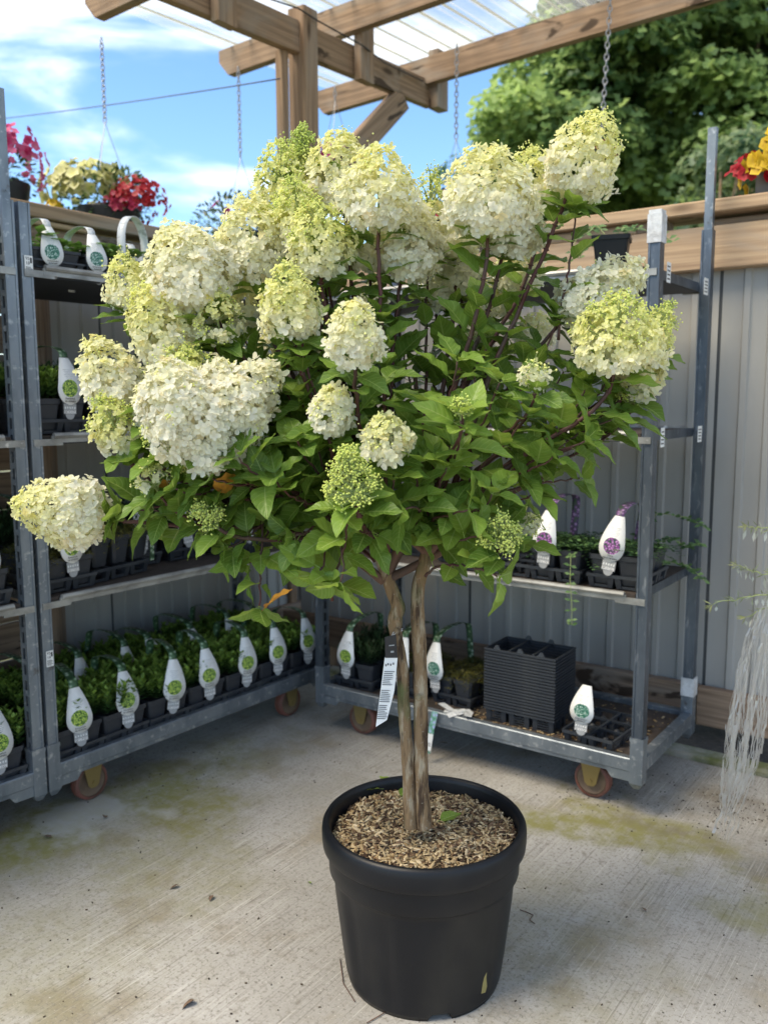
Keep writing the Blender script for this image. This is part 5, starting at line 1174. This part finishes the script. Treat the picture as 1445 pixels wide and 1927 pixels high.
# ------------------------------------------------------------------ trees beyond the right wall
def crown(name, clumps, per, ls, c1, c2, seed, m=None):
    rng = np.random.default_rng(seed); V = []; F = []; Cc = []; off = 0
    for (cx,cy,cz,r,tone) in clumps:
        n = int(per*(r/.6)**2); d = unit(rng.normal(size=(n,3))); d[:,2] = np.abs(d[:,2])*.9-.25*(rng.random(n) < .5); d = unit(d)
        rr = r*rng.uniform(.55,1.08,n); P = np.array([cx,cy,cz])+d*rr[:,None]*np.array([1.1,1.1,.75]); nn = unit(d*.5+np.array([0,0,.8])+rng.normal(0,.55,(n,3))); a = unit(np.cross(nn,rng.normal(size=(n,3)))); c = np.cross(nn,a); s = ls*rng.uniform(.6,1.25,n)[:,None]
        # five-point palmate leaf, folded a little
        pts = [(0,-.5,0),(.5,-.2,.1),(.22,.1,0),(.42,.5,.08),(0,.75,-.12),(-.42,.5,.08),(-.22,.1,0),(-.5,-.2,.1)]
        Q = np.stack([P+a*s*x+c*s*y+nn*s*z for x,y,z in pts],1); V.append(Q.reshape(-1,3))
        q = np.array([(0,1,2),(0,2,6),(0,6,7),(2,3,4),(2,4,6),(4,5,6)])
        F.append((q[None]+8*np.arange(n)[:,None,None]).reshape(-1,3)+off); off += n*8
        t = np.clip(tone+rng.normal(0,.22,n),0,1)[:,None]; col = np.array(c1)*(1-t)+np.array(c2)*t; Cc.append(np.repeat(col,8,0))
    return npmesh(name, np.vstack(V), np.vstack(F), m or M['tree_leaf'], np.vstack(Cc))
def tree(base, label, clumps, ls, c1, c2, seed, per=560, trunk_r=.16):
    t = root('tree', base, label, 'tree', 'trees behind the right wall'); I = Matrix.Identity(4)
    top = Vector((base.x,base.y,max(c[2] for c in clumps)-.6)); b = MB(); b.tube([base,base.lerp(top,.4)+Vector((.05,0,0)),base.lerp(top,.8),top],[trunk_r,trunk_r*.75,trunk_r*.4,.03],12); part('trunk', b.mesh('trunk',M['bark'],True), t, I, world=True)
    r = random.Random(seed)
    for i in range(10):
        c = clumps[r.randrange(len(clumps))]; s = base.lerp(top,r.uniform(.3,.75)); e = Vector(c[:3]); b = MB(); b.tube([s,s.lerp(e,.5)+Vector((0,0,.15)),e],[trunk_r*.35,trunk_r*.2,.015],7); part('limb', b.mesh('limb',M['bark'],True), t, I, world=True)
    part('crown', crown('crown', clumps, per, ls, c1, c2, seed), t, I, world=True)
r = random.Random(77)
def clumps_px(box, Yr, n, rr, seed, test=None):
    r = random.Random(seed); out = []
    while len(out) < n:
        x, y = r.uniform(box[0],box[2]), r.uniform(box[1],box[3])
        if test and not test(x,y): continue
        p = at(x,y,r.uniform(*Yr)); out.append((p.x,p.y,p.z,r.uniform(*rr),r.random()**1.2*.9))
    return out
def edge1(x,y):  # outline of the big maple: leans left as it goes down
    lim = 905+ (max(0,(230-y))*.55) + 22*math.sin(y*.05)
    return x > lim+25
tree(at(1420,700,11.5)*Vector((1,1,0)).length if False else Vector((at(1420,700,11.5).x,11.5,-.12)), 'large maple tree filling the sky behind the right wall', clumps_px((880,-260,1750,470),(9.8,12.5),150,(.42,.72),1,edge1), .105, (.085,.155,.055), (.40,.52,.16), 21)
tree(Vector((at(1330,700,8.6).x,8.6,-.12)), 'paler leaved small tree in front of the maple beside the wall', clumps_px((1180,255,1560,470),(8.0,9.0),22,(.26,.40),2,lambda x,y: y > 470-(x-1150)*.75), .085, (.055,.11,.05), (.30,.36,.17), 22, per=330, trunk_r=.06)
tree(Vector((at(1250,700,14.5).x,14.5,-.12)), 'dark dense tree filling the gaps behind the maple, low over the wall', clumps_px((960,250,1700,560),(13.5,15.5),60,(.8,1.1),8,lambda x,y: x > 985+(y<330)*60), .16, (.055,.11,.04), (.20,.30,.09), 28, per=120)
tree(Vector((at(900,700,13).x,13,-.12)), 'slim young tree at the left edge of the maple', clumps_px((850,330,960,520),(12.2,13.5),12,(.3,.5),3), .12, (.06,.12,.05), (.16,.26,.08), 23, per=120, trunk_r=.07)

# ------------------------------------------------------------------ clear film and silvery plant at the right edge
sp_ = root('silvery_shrub', Vector((ground(1700,1700).x,ground(1700,1700).y,0)), 'silvery grey twigs of a shrub reaching in from the right edge', 'shrub')
def sprig(pts, n, parent, seed):
    r = random.Random(seed); P = [Vector(p) for p in pts]; pp = []
    for i in range(len(P)-1):
        for q in range(6): pp.append(P[i].lerp(P[i+1],q/6))
    pp.append(P[-1]); pp = [p+rdir(r)*.004 for p in pp]; b = MB(); b.tube(pp,[.0022-.0014*i/len(pp) for i in range(len(pp))],5); L = []
    for k in range(n):
        u = r.uniform(.1,1); i = min(len(pp)-2,int(u*(len(pp)-1))); d = (pp[i+1]-pp[i]).normalized(); side = rdir(r); L.append((pp[i],d*.7+side,rdir(r),r.uniform(.012,.032),r.uniform(.002,.004),mixc((.20,.24,.10),(.36,.40,.28),r.random())))
    for k in range(9): L.append((pp[-1],(pp[-1]-pp[-3]).normalized()+rdir(r)*.8,rdir(r),.028,.003,(.36,.38,.16)))
    for k in range(int(n*.25)):
        i = r.randrange(len(pp)); L.append((pp[i]+Vector((0,0,-.01)),Vector((r.uniform(-.3,.3),0,-1)),rdir(r),r.uniform(.014,.03),.009,mixc((.62,.64,.60),(.45,.48,.42),r.random())))
    o = part('twig', b.mesh('twig',M['stem_green'],True), parent, Matrix.Identity(4), world=True); q = part('twig_leaves', leaflets(len(L),lambda i:L[i],M['foliage'],'twig_leaves'), o)
Ys = 2.25
bx = at(1560,1250,Ys)
for k,pl in enumerate(([(1560,1150),(1470,1115),(1400,1125),(1340,1137)],[(1560,1060),(1480,1075),(1430,1080),(1385,1065)],[(1540,1000),(1480,1010),(1440,995),(1402,990)],[(1560,1180),(1500,1150),(1450,1140),(1405,1160)])):
    sprig([at(x,y,Ys+.03*k) for x,y in pl], 75, sp_, 50+k)
b = MB(); b.tube([sp_.location if False else Vector((WM[sp_].translation)), at(1640,1400,Ys), bx, at(1560,1000,Ys)],[.012,.009,.006,.003],7); part('stem', b.mesh('stem',M['bark'],True), sp_, Matrix.Identity(4), world=True)
b = MB(); b.lathe([(.001,0),(.10,0),(.13,.2),(.14,.2),(.14,.22),(.125,.22),(.12,.19),(.001,.19)],24); part('pot', b.mesh('pot',M['black'],True), sp_)
b = MB(); r = random.Random(9)
A = [(1462,1080),(1425,1200),(1405,1330),(1392,1440),(1372,1520),(1350,1590)]; Y0 = [2.25,2.25,2.27,2.30,2.33,2.34]
def pathp(u, offx, w):
    i = min(4,int(u*5)); f = u*5-i; x = A[i][0]*(1-f)+A[i+1][0]*f; y = A[i][1]*(1-f)+A[i+1][1]*f; Y = Y0[i]*(1-f)+Y0[i+1]*f
    wd = 10+26*math.sin(PI*min(1,u*1.15))*.9 if u < .85 else 20
    return at(x+offx*wd+r.gauss(0,1.0), y, Y+w*.05+r.gauss(0,.003))
for k in range(95):
    ox = r.uniform(-1,1.25); w = r.uniform(-1,1); u0 = r.uniform(0,.5); u1 = min(1,u0+r.uniform(.25,.6)); n = 22; hw = r.uniform(.0006,.0030); vs = []; ph = r.uniform(0,6)
    for i in range(n):
        u = u0+(u1-u0)*i/(n-1); p = pathp(u, ox+.16*math.sin(ph+i*.3), w); p.z = max(p.z,.004); a = ph+i*.35*math.sin(ph)+r.uniform(-.2,.2); s = Vector((math.cos(a),math.sin(a),r.uniform(-.3,.3)))*hw*r.uniform(.5,1.4); vs += [p-s,p+s]
    b.add(vs,[(2*i,2*i+1,2*i+3,2*i+2) for i in range(n-1)])
thing('clear_film', b.mesh('clear_film', M['film']), None, 'crumpled strands of clear plastic film hanging down onto the concrete at right', 'plastic film')

# ------------------------------------------------------------------ litter on the concrete
for k,(x,y,s,a,lab) in enumerate(((198,1540,.38,.3,'small dark dead leaf on the concrete near the left front wheel'),(100,1576,.42,1.3,'thin brown leaf on the concrete by the left edge'),(372,1880,.45,2.2,'curled brown leaf on the concrete at the bottom left'),(845,1400,.5,1.1,'reddish dead leaf on the concrete behind the stems'),(585,1663,.22,.5,'tiny green leaf on the concrete left of the black pot'),(402,1683,.3,2.9,'pale curled leaf on the concrete left of the pot'),(340,1665,.34,2.0,'flat brown leaf on the concrete in the middle left'),(1215,1715,.24,.2,'small red brown scrap on the concrete right of the pot'))):
    v,f,u = LM[k % 10]; green = 'green' in lab; p = ground(x,y,.006)
    thing('fallen_leaf', LMY[0] if green else npmesh('fallen_leaf', v, f, M['deadleaf'] if 'deadleaf' in M else M.setdefault('deadleaf', mat('dead_leaf',(.19,.12,.075),.8,var=((.09,.06,.04),60,U,.4,.6))), uv=u), Matrix.Translation(p) @ Euler((.05,.35,a)).to_matrix().to_4x4() @ Matrix.Scale(s*.75,4), lab, 'leaf', 'leaves fallen on the concrete')
def litp(i):
    q = RR.random()
    if q < .30: p = ground(1370+RR.gauss(0,55),1520+RR.gauss(0,28))
    elif q < .42: p = ground(1150+RR.gauss(0,60),1490+RR.gauss(0,22))
    elif q < .60: p = ground(260+RR.gauss(0,160),1440+RR.gauss(0,45))
    elif q < .72: p = ground(900+RR.gauss(0,140),1420+RR.gauss(0,40))
    else: p = ground(RR.uniform(-50,1500),RR.uniform(1380,1927))
    p.z = .0015; return p
thing('soil_crumbs', chips(620, chipfn(litp,.0012,.0065,[(.06,.045,.035),(.09,.065,.045),(.04,.03,.025)],.1), 'soil_crumbs'), None, 'dark soil crumbs and bits of bark scattered over the concrete', 'crumbs', kind='stuff')
for k,(pl,lab) in enumerate((([(640,1805),(646,1850),(668,1885)],'thin curved twig on the concrete left of the pot base'),([(978,1712),(990,1716),(1003,1722),(996,1731),(1006,1738)],'tangled dark thread on the concrete right of the pot'),([(690,1925),(725,1905),(740,1890)],'thin dead stalk under the front of the pot'))):
    b = MB(); b.tube([ground(x,y,.003) for x,y in pl],.0012,5); thing('twig', b.mesh('twig', M['twig'], True), None, lab, 'twig')
